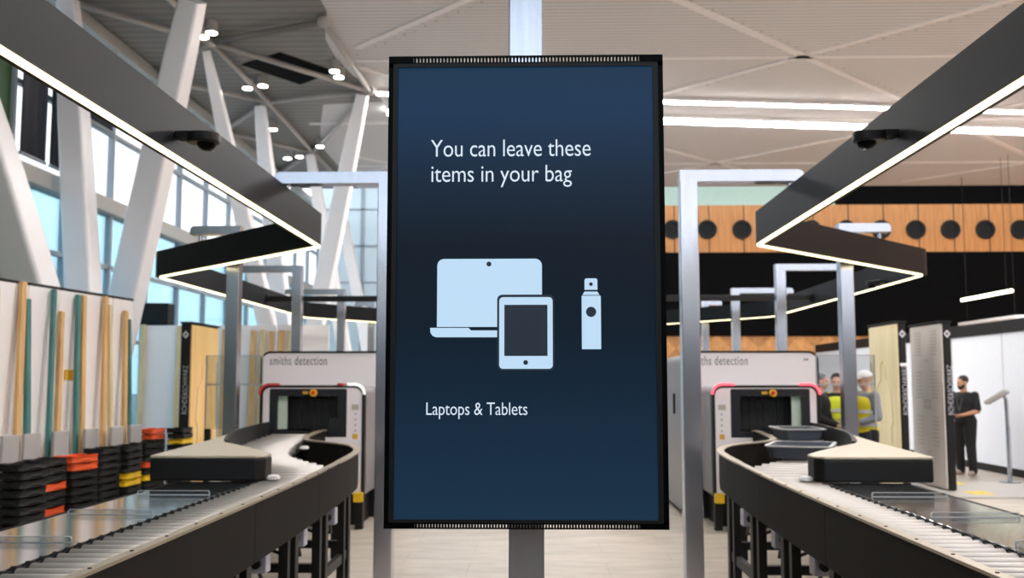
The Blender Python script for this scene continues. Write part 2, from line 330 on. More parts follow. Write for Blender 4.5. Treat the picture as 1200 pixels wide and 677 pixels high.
for k in range(14):
    p = atY(788 + 40.7 * k, 269, YB); rt = thing('air_nozzle', (p.x, YB, p.z), 'round black air nozzle in the oak wall band above the dark bulkhead', 'air nozzle', 'air nozzles in the oak wall')
    if k == 0:
        a = MB().ring(circ(p.x, p.z, .31, 32), circ(p.x, p.z, .22, 32), 0, .07, UP(YB)).build('nozzle_ring', M['blackplast'], rt, bevel=.01)
        c = MB().prism(circ(p.x, p.z, .23, 32), .0, .02, UP(YB)).build('nozzle_throat', M['tunnel'], rt); src = (a, c)
    else:
        for q in src: d = q.copy(); COL.objects.link(d); d.parent = rt
for k, o in enumerate([o for o in COL.objects if o.name.startswith('air_nozzle')]):
    pass
# white partition wall by the man
struct(MB().box((8.1, 13.5, 0), (8.28, 29.2, 2.44)).build('wall_right', M['wallwhite']))
struct(MB().box((8.07, 13.5, 2.44), (8.3, 29.2, 2.66)).build('trim_4', M['black'], bevel=.01))
struct(MB().box((8.08, 13.5, 0), (8.1, 29.2, .13)).build('baseboard_right', M['black']))
sm = MB()
for yy in (15.5, 17.6, 19.7, 21.8, 24): sm.box((8.094, yy - .006, .13), (8.1, yy + .006, 2.44))
struct(sm.build('trim_5', M['transom']))
struct(MB().box((-7.4, -8.2, 0), (20.2, -8, 3.6)).build('wall_front_blocker', M['blackwall']))  # unseen black wall added behind the camera to cut frontal sky light
for k in range(9):  # added clerestory out of view, lets sky light onto the steel posts
    x0 = -7.4 + 3.06 * k; rt = bpy.data.objects.new('window_%d' % (k + 21), None); COL.objects.link(rt); rt.location = (x0, -8.1, 3.6); rt['kind'] = 'structure'
    f = MB()
    for q in (x0 + .04, x0 + 3.02): f.box((q - .04, -8.15, 3.6), (q + .04, -8.05, 7.3))
    for q in (3.64, 5.45, 7.26): f.box((x0, -8.15, q - .04), (x0 + 3.06, -8.05, q + .04))
    f.build('window_frame', M['mullion'], rt); MB().box((x0 + .08, -8.11, 3.68), (x0 + 2.98, -8.09, 7.22)).build('clear_pane', M['pane'], rt)
struct(MB().box((-7.4, -8.2, 7.3), (20.2, -8, 9.6)).build('wall_front_blocker_upper', M['blackwall']))  # upper part of the added light-blocking wall
struct(MB().box((20, -8, 0), (20.2, 32.3, 9.6)).build('wall_side', M['oak']))
# ------------------------------------------------------------------ glazed facade on the window side
XF = -7.2
ys = [13.18 + 1.6 * k for k in range(13)]
for k in range(12):
    y0, y1 = ys[k], ys[k + 1]
    rt = bpy.data.objects.new('window_%d' % (k + 1), None); COL.objects.link(rt); rt.location = (XF, y0, 0); rt['kind'] = 'structure'
    f = MB()
    for yy in (y0,): f.box((XF - .05, yy - .035, 0), (XF + .05, yy + .035, HZ))
    for z in (0.05, 2.3, 3.5, 5.75, HZ - .15): f.box((XF - .04, y0, z - .035), (XF + .04, y1, z + .035))
    f.build('window_frame', M['mullion'], rt)
    MB().box((XF - .015, y0 + .03, 4.6), (XF + .015, y1 - .03, HZ - .1)).build('clear_pane', M['pane'], rt)
    MB().box((XF - .015, y0 + .03, .05), (XF + .015, y1 - .03, 4.4)).build('teal_pane', M['paneteal'], rt)
struct(MB().box((XF - .1, 8, 4.36), (XF + .16, 33, 4.62)).build('trim_6', M['transom'], bevel=.02))
struct(MB().box((XF - .1, 8, HZ - .22), (XF + .12, 33, HZ - .02)).build('trim_7', M['transom']))
struct(MB().box((XF - .1, -8, 0), (XF, 13.15, HZ)).build('wall_left', M['green']))
def blind(y0, y1, z0, label):
    rt = thing('roller_blind', (XF + .12, (y0 + y1) / 2, z0), label, 'blind')
    g = MB(); n = 12; vs = []
    for i in range(n + 1):
        y = y0 + (y1 - y0) * i / n; x = XF + .13 + .012 * math.sin(i * 1.3)
        for dx in (-.004, .004):
            for z in (z0 + .04, HZ - .5): vs.append((x + dx, y, z))
    fs = []
    for i in range(n):
        q = i * 4; w_ = q + 4
        fs += [(q, w_, w_ + 1, q + 1), (q + 2, q + 3, w_ + 3, w_ + 2), (q + 1, w_ + 1, w_ + 3, q + 3), (q, q + 2, w_ + 2, w_)]
    fs += [(0, 1, 3, 2), (n * 4, n * 4 + 2, n * 4 + 3, n * 4 + 1)]
    g.add(vs, fs).build('blind_fabric', M['blind'], rt, smooth=True)
    MB().tube([(XF + .13, y0, z0 + .02), (XF + .13, y1, z0 + .02)], .025).build('hem_bar', M['mullion'], rt); MB().tube([(XF + .13, y0, HZ - .48), (XF + .13, y1, HZ - .48)], .05).build('roller_tube', M['mullion'], rt); [MB().box((XF + .04, q - .02, HZ - .53), (XF + .15, q + .02, HZ - .40)).build('bracket', M['mullion'], rt) for q in (y0, y1)]
blind(13.2, 13.9, 4.7, 'dark grey blind lowered fully over the glazing beside the green wall')
blind(14.03, 14.62, 4.7, 'dark grey blind lowered fully over the glazing, past the light gap')
blind(14.75, 16.1, 5.7, 'dark grey blind half lowered behind the near vertical white column')
# far glazed end wall
for k in range(4):
    x0 = -7.2 + 1.5 * k
    rt = bpy.data.objects.new('window_%d' % (k + 13), None); COL.objects.link(rt); rt.location = (x0, YB, 0); rt['kind'] = 'structure'
    f = MB()
    for xx in (x0 + .03, x0 + 1.47): f.box((xx - .03, YB, 0), (xx + .03, YB + .1, 9.6))
    for z in (1.2, 2.4, 3.6, 4.8, 6.0, 7.2, 8.4, 9.6): f.box((x0, YB, z - .025), (x0 + 1.5, YB + .1, z + .025))
    f.build('window_frame', M['mullion'], rt)
    MB().box((x0 + .05, YB + .04, 0), (x0 + 1.45, YB + .06, 9.6)).build('milky_pane', M['panemilk'], rt)
# ------------------------------------------------------------------ slanted columns
def column(top, base, wt, wm, label):
    t = Vector(top); bs = Vector(base); g = MB(); n = 10
    d = (t - bs).normalized(); x = d.cross(Vector((0, 1, 0))).normalized(); y = x.cross(d); vs = []; N = 12
    for i in range(N + 1):
        s = i / N; wd = wt + (wm - wt) * (math.sin(math.pi * min(1, max(0, s * .86 + .14))) ** .7)
        for px, py in rrect(-wd / 2, -wd / 2, wd / 2, wd / 2, wd * .12, 3): vs.append(bs + (t - bs) * s + x * px + y * py)
    m_ = len(vs) // (N + 1)
    fs = [(i * m_ + j, i * m_ + (j + 1) % m_, (i + 1) * m_ + (j + 1) % m_, (i + 1) * m_ + j) for i in range(N) for j in range(m_)]
    fs += [tuple(range(m_))[::-1], tuple(N * m_ + j for j in range(m_))]
    o = g.add(vs, fs).build('slanted_column', M['column']); tag(o, label, 'column', None, 'thing')
def colpx(pt, Yt, pb, Yb, wt, wm, label):
    a = atY(*pt, Yt); bq = atY(*pb, Yb)
    k = (0 - bq.z) / (a.z - bq.z); base = bq + (a - bq) * k
    k2 = (HZ - .16 - bq.z) / (a.z - bq.z); top = bq + (a - bq) * min(k2, 1.0) if a.z > HZ - .5 else a
    column(top, base, wt, wm, label)
a = atZ(-62, 0, HZ)
colpx((-43, 60), 11.3, (37, 335), 12.6, .3, .52, 'thick white column leaning inward in front of the green wall')
colpx((80, 0), 14.0, (98, 345), 14.3, .25, .40, 'near vertical white column in front of the dark blinds')
colpx((226, 0), 13.4, (148, 352), 15.4, .3, .44, 'thick white column leaning away, crossing behind the grey light fascia')
colpx((237, 38), 16.4, (292, 285), 17.4, .12, .30, 'slim white column starting at the roof node with two downlights, above the fascia corner')
colpx((303, 106), 19.8, (322, 290), 20.6, .2, .36, 'white column under the second roof node, just before the steel arm')
colpx((428, 96), 19.1, (378, 340), 20.3, .22, .36, 'white column leaning toward the glazing from the black node beside the screen')
colpx((362, 172), 24.3, (392, 345), 24.8, .2, .34, 'far white column seen inside the steel arm frame')
colpx((392, 200), 27.5, (432, 420), 27.5, .2, .30, 'thin far column leaning toward the screen, in front of the milky panes')
# ------------------------------------------------------------------ hoarding of white boards and loose timber
HA, HB = Vector((-5.62, 10.3, 0)), Vector((-5.0, 12.45, 0))
HA = atZ(-6, 328, 2.6); HB = atZ(158, 353, 2.6); HA.z = HB.z = 0
hd = (HB - HA).normalized(); hn = Vector((hd.y, -hd.x, 0))     # towards the room
def hpos(px, py, off=0):
    d = ray(px, py); o = Vector((0, 0, EYE)); p0 = HA + hn * off
    k = (p0 - o).dot(hn) / d.dot(hn); return o + d * k
cuts = [-70, 30, 66, 97, 130, 154]
LB = ['white hoarding board at the frame edge, left of the first pine and teal battens', 'white hoarding board between the first and second teal battens',
      'white hoarding board carrying the small amber tag', 'white hoarding board behind the third teal batten', 'white hoarding board last before the slimmer far boards']
for k in range(5):
    a = hpos(cuts[k], 420); bq = hpos(cuts[k + 1], 420); a.z = bq.z = 0; e = (bq - a).normalized() * .006
    z1 = 2.6
    g = MB().prism([tuple((a + e)[:2]), tuple((bq - e)[:2]), tuple((bq - e - hn * .04)[:2]), tuple((a + e - hn * .04)[:2])], 0, z1)
    rt = thing('hoarding_board', (a + bq) / 2, LB[k], 'board'); g.build('board_sheet', M['white'], rt)
    MB().prism([tuple((a + e + hn * .004)[:2]), tuple((bq - e + hn * .004)[:2]), tuple((bq - e - hn * .044)[:2]), tuple((a + e - hn * .044)[:2])], z1, z1 + .03).build('top_cap', M['frame'], rt)
BT = [((2, 337), (-6, 520), 'timber', 6, 'pine batten at the frame edge leaning on the first white board'), ((33, 330), (21, 530), 'timber', 9, 'pine batten left of the first teal batten'), ((38, 350), (34, 512), 'teal', 8, 'short teal batten, leaning beside the first tall pine one'),
      ((69, 339), (58, 530), 'teal', 6, 'thin teal batten second along the white boards'), ((77.5, 365), (69.5, 510), 'timber', 7, 'short pine batten beside the amber tag'),
      ((97, 345), (90, 525), 'teal', 6, 'teal batten third along the white boards'), ((103, 346), (97, 525), 'timber', 8, 'tall pine batten beside the third teal one'),
      ((129, 347), (122, 522), 'timber', 7, 'pine batten beside the pale batten on the white boards'), ((133, 357), (131, 520), 'timberpale', 6, 'pale grey-green batten near the end of the white boards'),
      ((152, 364), (147, 518), 'timber', 6, 'pine batten at the last corner of the near white boards'), ((156, 374), (154, 515), 'teal', 4, 'narrow teal batten at the last corner of the near white boards')]
for (t, bt, mk, wpx, lb) in BT:
    a = hpos(*t, .10); c = hpos(*bt, .14); k = (0 - c.z) / (a.z - c.z); base = c + (a - c) * k
    wd = wpx * a.y / FPX
    a2 = a - hn * .055
    o = MB().beam(base, a2, wd, .045, up=hn).build('batten', M[mk], loc=base, bevel=.004); tag(o, lb, 'batten', 'loose battens leaning on the hoarding')
p = hpos(80, 439, .0085); o = MB().beam(p - hd * .07 , p + hd * .09, .012, .11).build('hazard_tag', M['ylabel'], loc=p); tag(o, 'small amber tag stuck on the white hoarding board', 'tag')
for (px, py, lb) in ((11, 527, 'first from the frame edge'), (36, 524, 'beside the first teal batten'), (70, 521, 'under the amber tag'), (106, 517, 'beside the third teal batten'), (136, 515, 'under the pale batten'), (158, 512, 'at the last corner of the boards')):
    p = hpos(px, py, .24); p.z = 0; g = MB()
    f = Matrix.Translation(p) @ Matrix(((hd.x, hn.x, 0, 0), (hd.y, hn.y, 0, 0), (0, 0, 1, 0), (0, 0, 0, 1)))
    rt = thing('board_bracket', p, 'grey bracket plate at the hoarding foot, ' + lb, 'bracket', 'brackets along the hoarding')
    MB().box((-.13, -.02, 0), (.13, .02, 1.08), f).build('bracket_plate', M['concrete'], rt, bevel=.01); MB().box((-.13, .02, 0), (.13, .1, .05), f).build('bracket_foot', M['concrete'], rt, bevel=.01)
# far hoarding behind the portal
YH = 17.6
far_cuts = [-7.05, -6.35, -5.75, -5.1, -4.65, -4.2, -3.7]
for k in range(6):
    MB().box((far_cuts[k] + .01, YH, 0), (far_cuts[k + 1] - .01, YH + .05, 2.6)).build('far_board', M['white'])
    tag(bpy.data.objects['far_board' if k == 0 else 'far_board.%03d' % k], 'white far hoarding board, number %s from the near boards, behind the walk-through portal' % ('one', 'two', 'three', 'four', 'five', 'six')[k], 'board')
for (px, wpx, mk, top, lb) in ((168, 6, 'timberpale', 380, 'pale batten on the far boards beside the last near board'), (211, 7, 'timberpale', 381, 'pale batten on the far boards hard against the black portal edge'), (263, 5, 'timber', 386, 'pine batten on the far boards right beside the portal'), (297, 6, 'timber', 387, 'first pine batten of the cluster on the far boards'), (308, 6, 'timberpale', 386, 'pale batten in the cluster on the far boards'), (318, 5, 'timber', 388, 'second pine batten of the cluster on the far boards'), (330, 6, 'timber', 387, 'third pine batten of the cluster on the far boards'), (341, 6, 'timberpale', 387, 'pale batten ending the far boards')):
    a = atY(px, top, YH - .04); o = MB().beam((a.x, YH - .1, 0), (a.x, YH - .025, a.z), wpx * YH / FPX, .04, up=(0, -1, 0)).build('batten', M[mk], loc=(a.x, YH - .1, 0)); tag(o, lb, 'batten', 'battens on the far hoarding')
p = atY(182, 366, YH + .1); rt = thing('wall_speaker', (p.x, YH + .02, 2.6), 'black box-shaped speaker standing on top of the far white boards', 'speaker')
MB().box((p.x - .28, YH - .02, 2.60), (p.x + .28, YH + .3, 3.0)).build('speaker_cabinet', M['black'], rt, bevel=.02); MB().prism(rrect(p.x - .24, 2.66, p.x + .24, 2.96, .02), 0, .02, UP(YH - .02)).build('speaker_mesh', M['blackplast'], rt)
# ------------------------------------------------------------------ lamps on the ceiling
def line_lamp(a, bq, wd, label, z=HZ - .08):
    a, bq = Vector(a), Vector(bq); rt = thing('line_lamp', ((a.x + bq.x) / 2, (a.y + bq.y) / 2, z), label, 'ceiling lamp')
    MB().beam((a.x, a.y, z + .04), (bq.x, bq.y, z + .04), wd + .06, .07).build('lamp_housing', M['white'], rt)
    MB().beam((a.x, a.y, z - .004), (bq.x, bq.y, z - .004), wd, .016).build('lamp_diffuser', M['linear'], rt)
line_lamp((-3.2, 19.35, 0), (19, 22.2, 0), .14, 'thin bright line lamp across the slatted ceiling, the upper of two')
line_lamp((-3.2, 20.75, 0), (19, 23.9, 0), .36, 'broad bright line lamp across the slatted ceiling, the lower of two')
line_lamp((-2.6, 11.0, 0), (19, 13.4, 0), .3, 'added fill line lamp, out of view, across the ceiling above the conveyors')  # unseen lamp row added to brighten the whole hall
line_lamp((-2.6, 4.0, 0), (19, 6.2, 0), .3, 'added fill line lamp, out of view, across the ceiling above the screen')  # second added fill row, nearer the camera and out of view
for (px, py, lb) in ((248, 39, 'beside the first roof node'), (238, 44, 'under the first roof node'), (290, 104, 'before the second roof node'), (308, 101, 'after the second roof node'), (320, 152, 'below the second roof node'), (392, 84, 'upper one before the black node'), (397, 91, 'lower one before the black node'), (375, 172, 'beside the third roof node'), (351, 184, 'left of the far pair'), (337, 186, 'at the end of the far row')):
    p = atZ(px, py, HZ - .2); rt = thing('downlight', (p.x, p.y, HZ - .2), 'small round downlight on the roof lattice, ' + lb, 'downlight', 'downlights on the roof lattice')
    MB().tube([(p.x, p.y, HZ), (p.x, p.y, HZ - .19)], .10, 14).build('lamp_can', M['tube'], rt); MB().tube([(p.x, p.y, HZ - .19), (p.x, p.y, HZ - .205)], .085, 14).build('lamp_lens', M['down'], rt)
for (x, y0, y1, z, wd, mk, lb) in ((12.05, 25.5, 28.5, 3.9, .08, 'tubeled', 'slim yellowish tube lamp hanging before the black bulkhead'), (12.1, 25.2, 28.6, 3.22, .3, 'white', 'white suspended panel lamp just above the white partition wall')):
    rt = thing('hanging_lamp', (x, (y0 + y1) / 2, z), lb, 'hanging lamp')
    MB().beam((x, y0, z), (x, y1, z), wd, .08).build('lamp_body', M[mk], rt, bevel=.02)
    for yy in (y0 + .3, y1 - .3): MB().tube([(x, yy, z + .03), (x, yy, HZ)], .006, 6).build('hang_wire', M['frame'], rt)
# ================================================================== DIGITAL SIGN
YS = 2.605
cx, zb, zt = -.031, 1.222, 2.472
W = .735
rt = thing('digital_sign', (cx, YS, zb), 'large portrait digital sign reading You can leave these items in your bag', 'screen')
fr = MB()
x0, x1 = cx - W / 2, cx + W / 2
m = UP(YS)
# open-backed front frame: stiles, rails and two slotted lips
fr.box((x0, YS, zb + .012), (x0 + .024, YS + .06, zt - .018)); fr.box((x1 - .026, YS, zb + .012), (x1, YS + .06, zt - .018))
fr.box((x0, YS, zt - .030), (x1, YS + .06, zt - .018)); fr.box((x0, YS, zb + .012), (x1, YS + .06, zb + .022))
fr.box((x0, YS, zt - .003), (x1, YS + .012, zt)); fr.box((x0, YS, zb), (x1, YS + .012, zb + .003))
for (zz0, zz1, n, ww, a0, a1) in ((zt - .018, zt - .003, 66, .0052, .066, .672), (zb + .003, zb + .012, 76, .0045, .08, .66)):
    fr.box((x0, YS, zz0), (x0 + a0, YS + .012, zz1)); fr.box((x0 + a1, YS, zz0), (x1, YS + .012, zz1))
    st = (a1 - a0) / n
    for k in range(n): xx = x0 + a0 + st * (k + .5); fr.box((xx - ww / 2, YS, zz0), (xx + ww / 2, YS + .012, zz1))
fr.build('bezel', M['blackgloss'], rt)
MB().ring(rrect(x0 + .013, zb + .016, x1 - .014, zt - .022, .002), rrect(x0 + .026, zb + .024, x1 - .028, zt - .032, .002), .0, .004, m).build('inner_frame', M['blackplast'], rt)
MB().box((x0 + .03, YS + .03, zb + .03), (x1 - .03, YS + .085, zt - .04)).build('rear_case', M['blackplast'], rt, bevel=.008)
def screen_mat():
    ms = bpy.data.materials.new('screen_gradient'); ms.use_nodes = True; t = ms.node_tree; b_ = t.nodes['Principled BSDF']
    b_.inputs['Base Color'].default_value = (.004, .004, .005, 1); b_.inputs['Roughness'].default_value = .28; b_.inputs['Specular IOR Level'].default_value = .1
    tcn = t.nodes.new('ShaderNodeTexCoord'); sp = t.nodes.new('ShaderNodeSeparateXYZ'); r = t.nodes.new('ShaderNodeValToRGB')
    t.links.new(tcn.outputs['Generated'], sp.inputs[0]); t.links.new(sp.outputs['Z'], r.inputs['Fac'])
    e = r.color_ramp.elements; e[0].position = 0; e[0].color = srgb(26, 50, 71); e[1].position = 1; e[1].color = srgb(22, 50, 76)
    for pos, c in ((.22, (21, 41, 60)), (.42, (14, 28, 41)), (.60, (11, 24, 36)), (.74, (14, 34, 54)), (.9, (20, 50, 80))):  # vertical blue ramp, paler towards top and bottom
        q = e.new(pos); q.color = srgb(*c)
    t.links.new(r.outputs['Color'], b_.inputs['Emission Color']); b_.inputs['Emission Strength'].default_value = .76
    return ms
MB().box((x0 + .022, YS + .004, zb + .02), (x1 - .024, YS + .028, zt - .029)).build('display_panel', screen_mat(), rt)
YP = YS + .0025
ICON = emit('screen_pale_blue', srgb(190, 220, 245), .74); TXT = emit('screen_white', srgb(222, 236, 252), .74); INK = emit('screen_navy', srgb(14, 30, 46), .74)
def S(px, py, y=YP): q = atY(px, py, y); return (q.x, q.z)
mt = lambda px, py: Matrix.Translation(atY(px, py, YP)) @ Matrix.Rotation(R(90), 4, 'X')
pxm = FPX / YP
def line(name, s, l, r_, ytop, ybase):
    # ascender top to lowest descender given in the sign's own pixels
    a, c = S(l, ybase), S(r_, ytop)
    return text(name, s, TXT, rt, Matrix.Translation((a[0], YP, a[1])) @ Matrix.Rotation(R(90), 4, 'X'), c[0] - a[0], c[1] - a[1], .98, -.006)
line('heading_lettering', 'You can leave these', 505, 692, 163, 183.6)
line('heading_lettering', 'items in your bag', 505.5, 670, 193, 219.5)
line('caption_lettering', 'Laptops & Tablets', 499.5, 618, 471.5, 490.8)
def icon(name, outl, d0, d1, mt_=ICON):
    return MB().prism(outl, d0, d1, UP(YP)).build(name, mt_, rt)
def sr(l, t, r_, b_, rad):
    a, c = S(l, b_), S(r_, t); return rrect(a[0], a[1], c[0], c[1], [x / pxm for x in rad] if isinstance(rad, (list, tuple)) else rad / pxm)
icon('laptop_icon', sr(512, 303, 635, 383, [0, 8, 8, 0]), 0, .0006)
a, c = S(504, 395), S(625, 384)
ob = sr(504, 384, 625, 395, [7, 0, 0, 7])
nb = [S(504, 384), S(549, 384), S(552, 387), S(625, 387), S(625, 395), S(511, 395), S(507, 393.5), S(504.5, 390)]
icon('laptop_icon', nb[::-1], 0, .0006)
q = S(573, 309.3); icon('laptop_icon', circ(q[0], q[1], 2.9 / pxm), .0006, .001, INK)
icon('tablet_icon', sr(582.5, 345, 649.5, 434, 6), .0006, .001, INK)
icon('tablet_icon', sr(585, 348, 647.5, 432, 4.5), .001, .0016)
icon('tablet_icon', sr(591, 357, 641.5, 417, .6), .0016, .002, INK)
q = S(616, 424.6); icon('tablet_icon', circ(q[0], q[1], 2.8 / pxm), .0016, .002, INK)
icon('vaporizer_icon', sr(685, 326, 700, 339.5, [0, 2.5, 2.5, 0]), 0, .0006)
icon('vaporizer_icon', [S(*p) for p in ((682.5, 345.5), (685, 341.5), (700, 341.5), (702.5, 345.5))], 0, .0006)
icon('vaporizer_icon', sr(682, 346.3, 704, 409, .6), 0, .0006)
q = S(692.5, 332.8); icon('vaporizer_icon', circ(q[0], q[1], 2.2 / pxm), .0006, .001, INK)
q = S(692.7, 365.3); icon('vaporizer_icon', circ(q[0], q[1], 6 / pxm), .0006, .001, INK)
pr = thing('sign_post', (cx, YS + .15, 0), 'brushed steel upright post behind the large screen', 'post')
MB().prism(rrect(cx - .0475, YS + .11, cx + .0475, YS + .17, .004, 3), 0, 3.3).build('post_shaft', M['post'], pr); MB().box((cx - .2, YS - .05, 0), (cx + .2, YS + .33, .012)).build('base_plate', M['post'], pr, bevel=.003)
MB().box((cx - .05, YS + .108, 3.3), (cx + .05, YS + .172, 3.31)).build('post_cap', M['blackplast'], pr)
MB().box((cx - .12, YS + .0855, 1.6), (cx + .12, YS + .1095, 2.1)).build('mounting_plate', M['blackplast'], pr)
# ================================================================== LIGHT FASCIA RIBBONS
def ribbon(s, where):
    pl = [(1.85, 1.5), (1.85, 8.25), (4.13, 10.65), (4.13, 17.5), (2.14, 20.3), (.44, 20.35)]
    path = fillet([(s * x, y, 0) for x, y in pl], [.16, .34, .5, .4], 8)
    z0, z1, t = 2.734, 3.0, .085
    rt = thing('light_fascia', (s * 1.85, 4, z0), 'dark grey zigzag fascia with light line, ' + where, 'light fixture')
    g = t / 2
    # channel open underneath, its light line on the aisle side
    S_ = lambda q: [(s * o_, z_) for o_, z_ in q]
    MB().sweep(path, lambda i: S_([(-g, z0), (-g, z1), (g, z1), (g, z0), (g - .006, z0), (g - .006, z0 + .03), (g - .044, z0 + .03), (g - .044, z0)])).build('fascia_body', M['fascia'], rt)
    MB().sweep(path, lambda i: S_([(g - .0405, z0 - .012), (g - .0405, z0 + .029), (g - .0065, z0 + .029), (g - .0065, z0 - .012)])).build('light_line', M['led'], rt)
    return rt
ribbon(-1, 'on the glazed side beside the white boards'); ribbon(1, 'on the oak wall side above the tray lane')
rt = thing('cross_bar', (0, 14.9, 2.82), 'slim black bar spanning across between the two light fascias behind the screen', 'bar')
MB().box((-4.06, 14.86, 2.80), (4.06, 14.94, 2.885)).build('bar_body', M['black'], rt, bevel=.006)
for s in (-1, 1): MB().box((s * 4.07 - .006, 14.83, 2.78), (s * 4.07 + .006, 14.97, 2.905)).build('end_plate', M['black'], rt)
def dome(p, d, label):
    """p on the fascia face, d = outward direction"""
    p = Vector(p); d = Vector(d).normalized(); sd = Vector((-d.y, d.x, 0)); rt = thing('dome_camera', p, label, 'camera')
    f = Matrix.Translation(p) @ Matrix(((sd.x, d.x, 0, 0), (sd.y, d.y, 0, 0), (0, 0, 1, 0), (0, 0, 0, 1))) @ Matrix.Scale(1.1, 4)
    MB().prism(rrect(-.04, .002, .04, .12, .01), -.012, .02, f).build('bracket', M['blackplast'], rt, bevel=.004)
    MB().prism(rrect(-.062, .05, .062, .20, .06, 8), -.032, .018, f).build('camera_housing', M['blackplast'], rt, bevel=.012, seg=3)
    MB().ell(f @ Vector((0, .14, -.034)), (.048, .048, .036)).build('camera_dome', M['blackgloss'], rt, smooth=True)
    MB().ell(f @ Vector((.005, .155, -.058)), (.016, .016, .014)).build('lens', M['lens'], rt, smooth=True)
dome((-1.806, 4.85, 2.82), (1, 0, 0), 'black dome camera on the fascia beside the white columns')
dome((1.806, 4.95, 2.83), (-1, 0, 0), 'black dome camera on the near run of the fascia before the ceiling lamps')
dome((4.086, 11.75, 2.76), (-1, 0, 0), 'black dome camera under the outer bend of the fascia below the oak wall')
# ------------------------------------------------------------------ steel posts with arms
def arm_post(x, y, xe, label, w=.13, top=3.145, s=1):
    rt = thing('fascia_post', (x, y, 0), label, 'post', 'steel posts by the ' + ('glazing' if s < 0 else 'oak wall'))
    MB().prism(rrect(x - w / 2, y - w / 2, x + w / 2, y + w / 2, .006, 3), 0, top - .085).build('post_shaft', M['post'], rt)
    a, e = x - s * w / 2, xe; lo, hi = min(a, e), max(a, e); r_ = [0, .045, 0, 0] if s > 0 else [0, 0, .045, 0]
    MB().prism(rrect(lo, top - .085, hi, top, r_), -w / 2, w / 2, UP(y)).build('post_arm', M['post'], rt, bevel=.003)
    MB().tube([(xe - s * .09, y, 3.0005), (xe - s * .09, y, top - .08)], .02).build('hanger', M['post'], rt)
    MB().box((x - .1, y - .1, 0), (x + .1, y + .1, .012)).build('base_plate', M['post'], rt)
for s, w1 in ((-1, 'glazed side'), (1, 'oak wall side')):
    arm_post(s * 1.11, 7.28, s * 1.95, 'tall brushed steel post with long arm right beside the screen, ' + w1, s=s)
    arm_post(s * 3.02, 9.8, s * 3.46, 'steel post beside the cover tail under the fascia diagonal, ' + w1, s=s)
    arm_post(s * 3.21, 13.2, s * 4.13, 'steel post with arm beside the scanner hood, ' + w1, s=s)
    arm_post(s * 3.29, 16.6, s * 4.24, 'steel post with short arm farther back than the scanner, ' + w1, s=s)
    arm_post(s * 3.22, 19.2, s * 3.54, 'farthest steel post holding the fascia end, ' + w1, s=s)
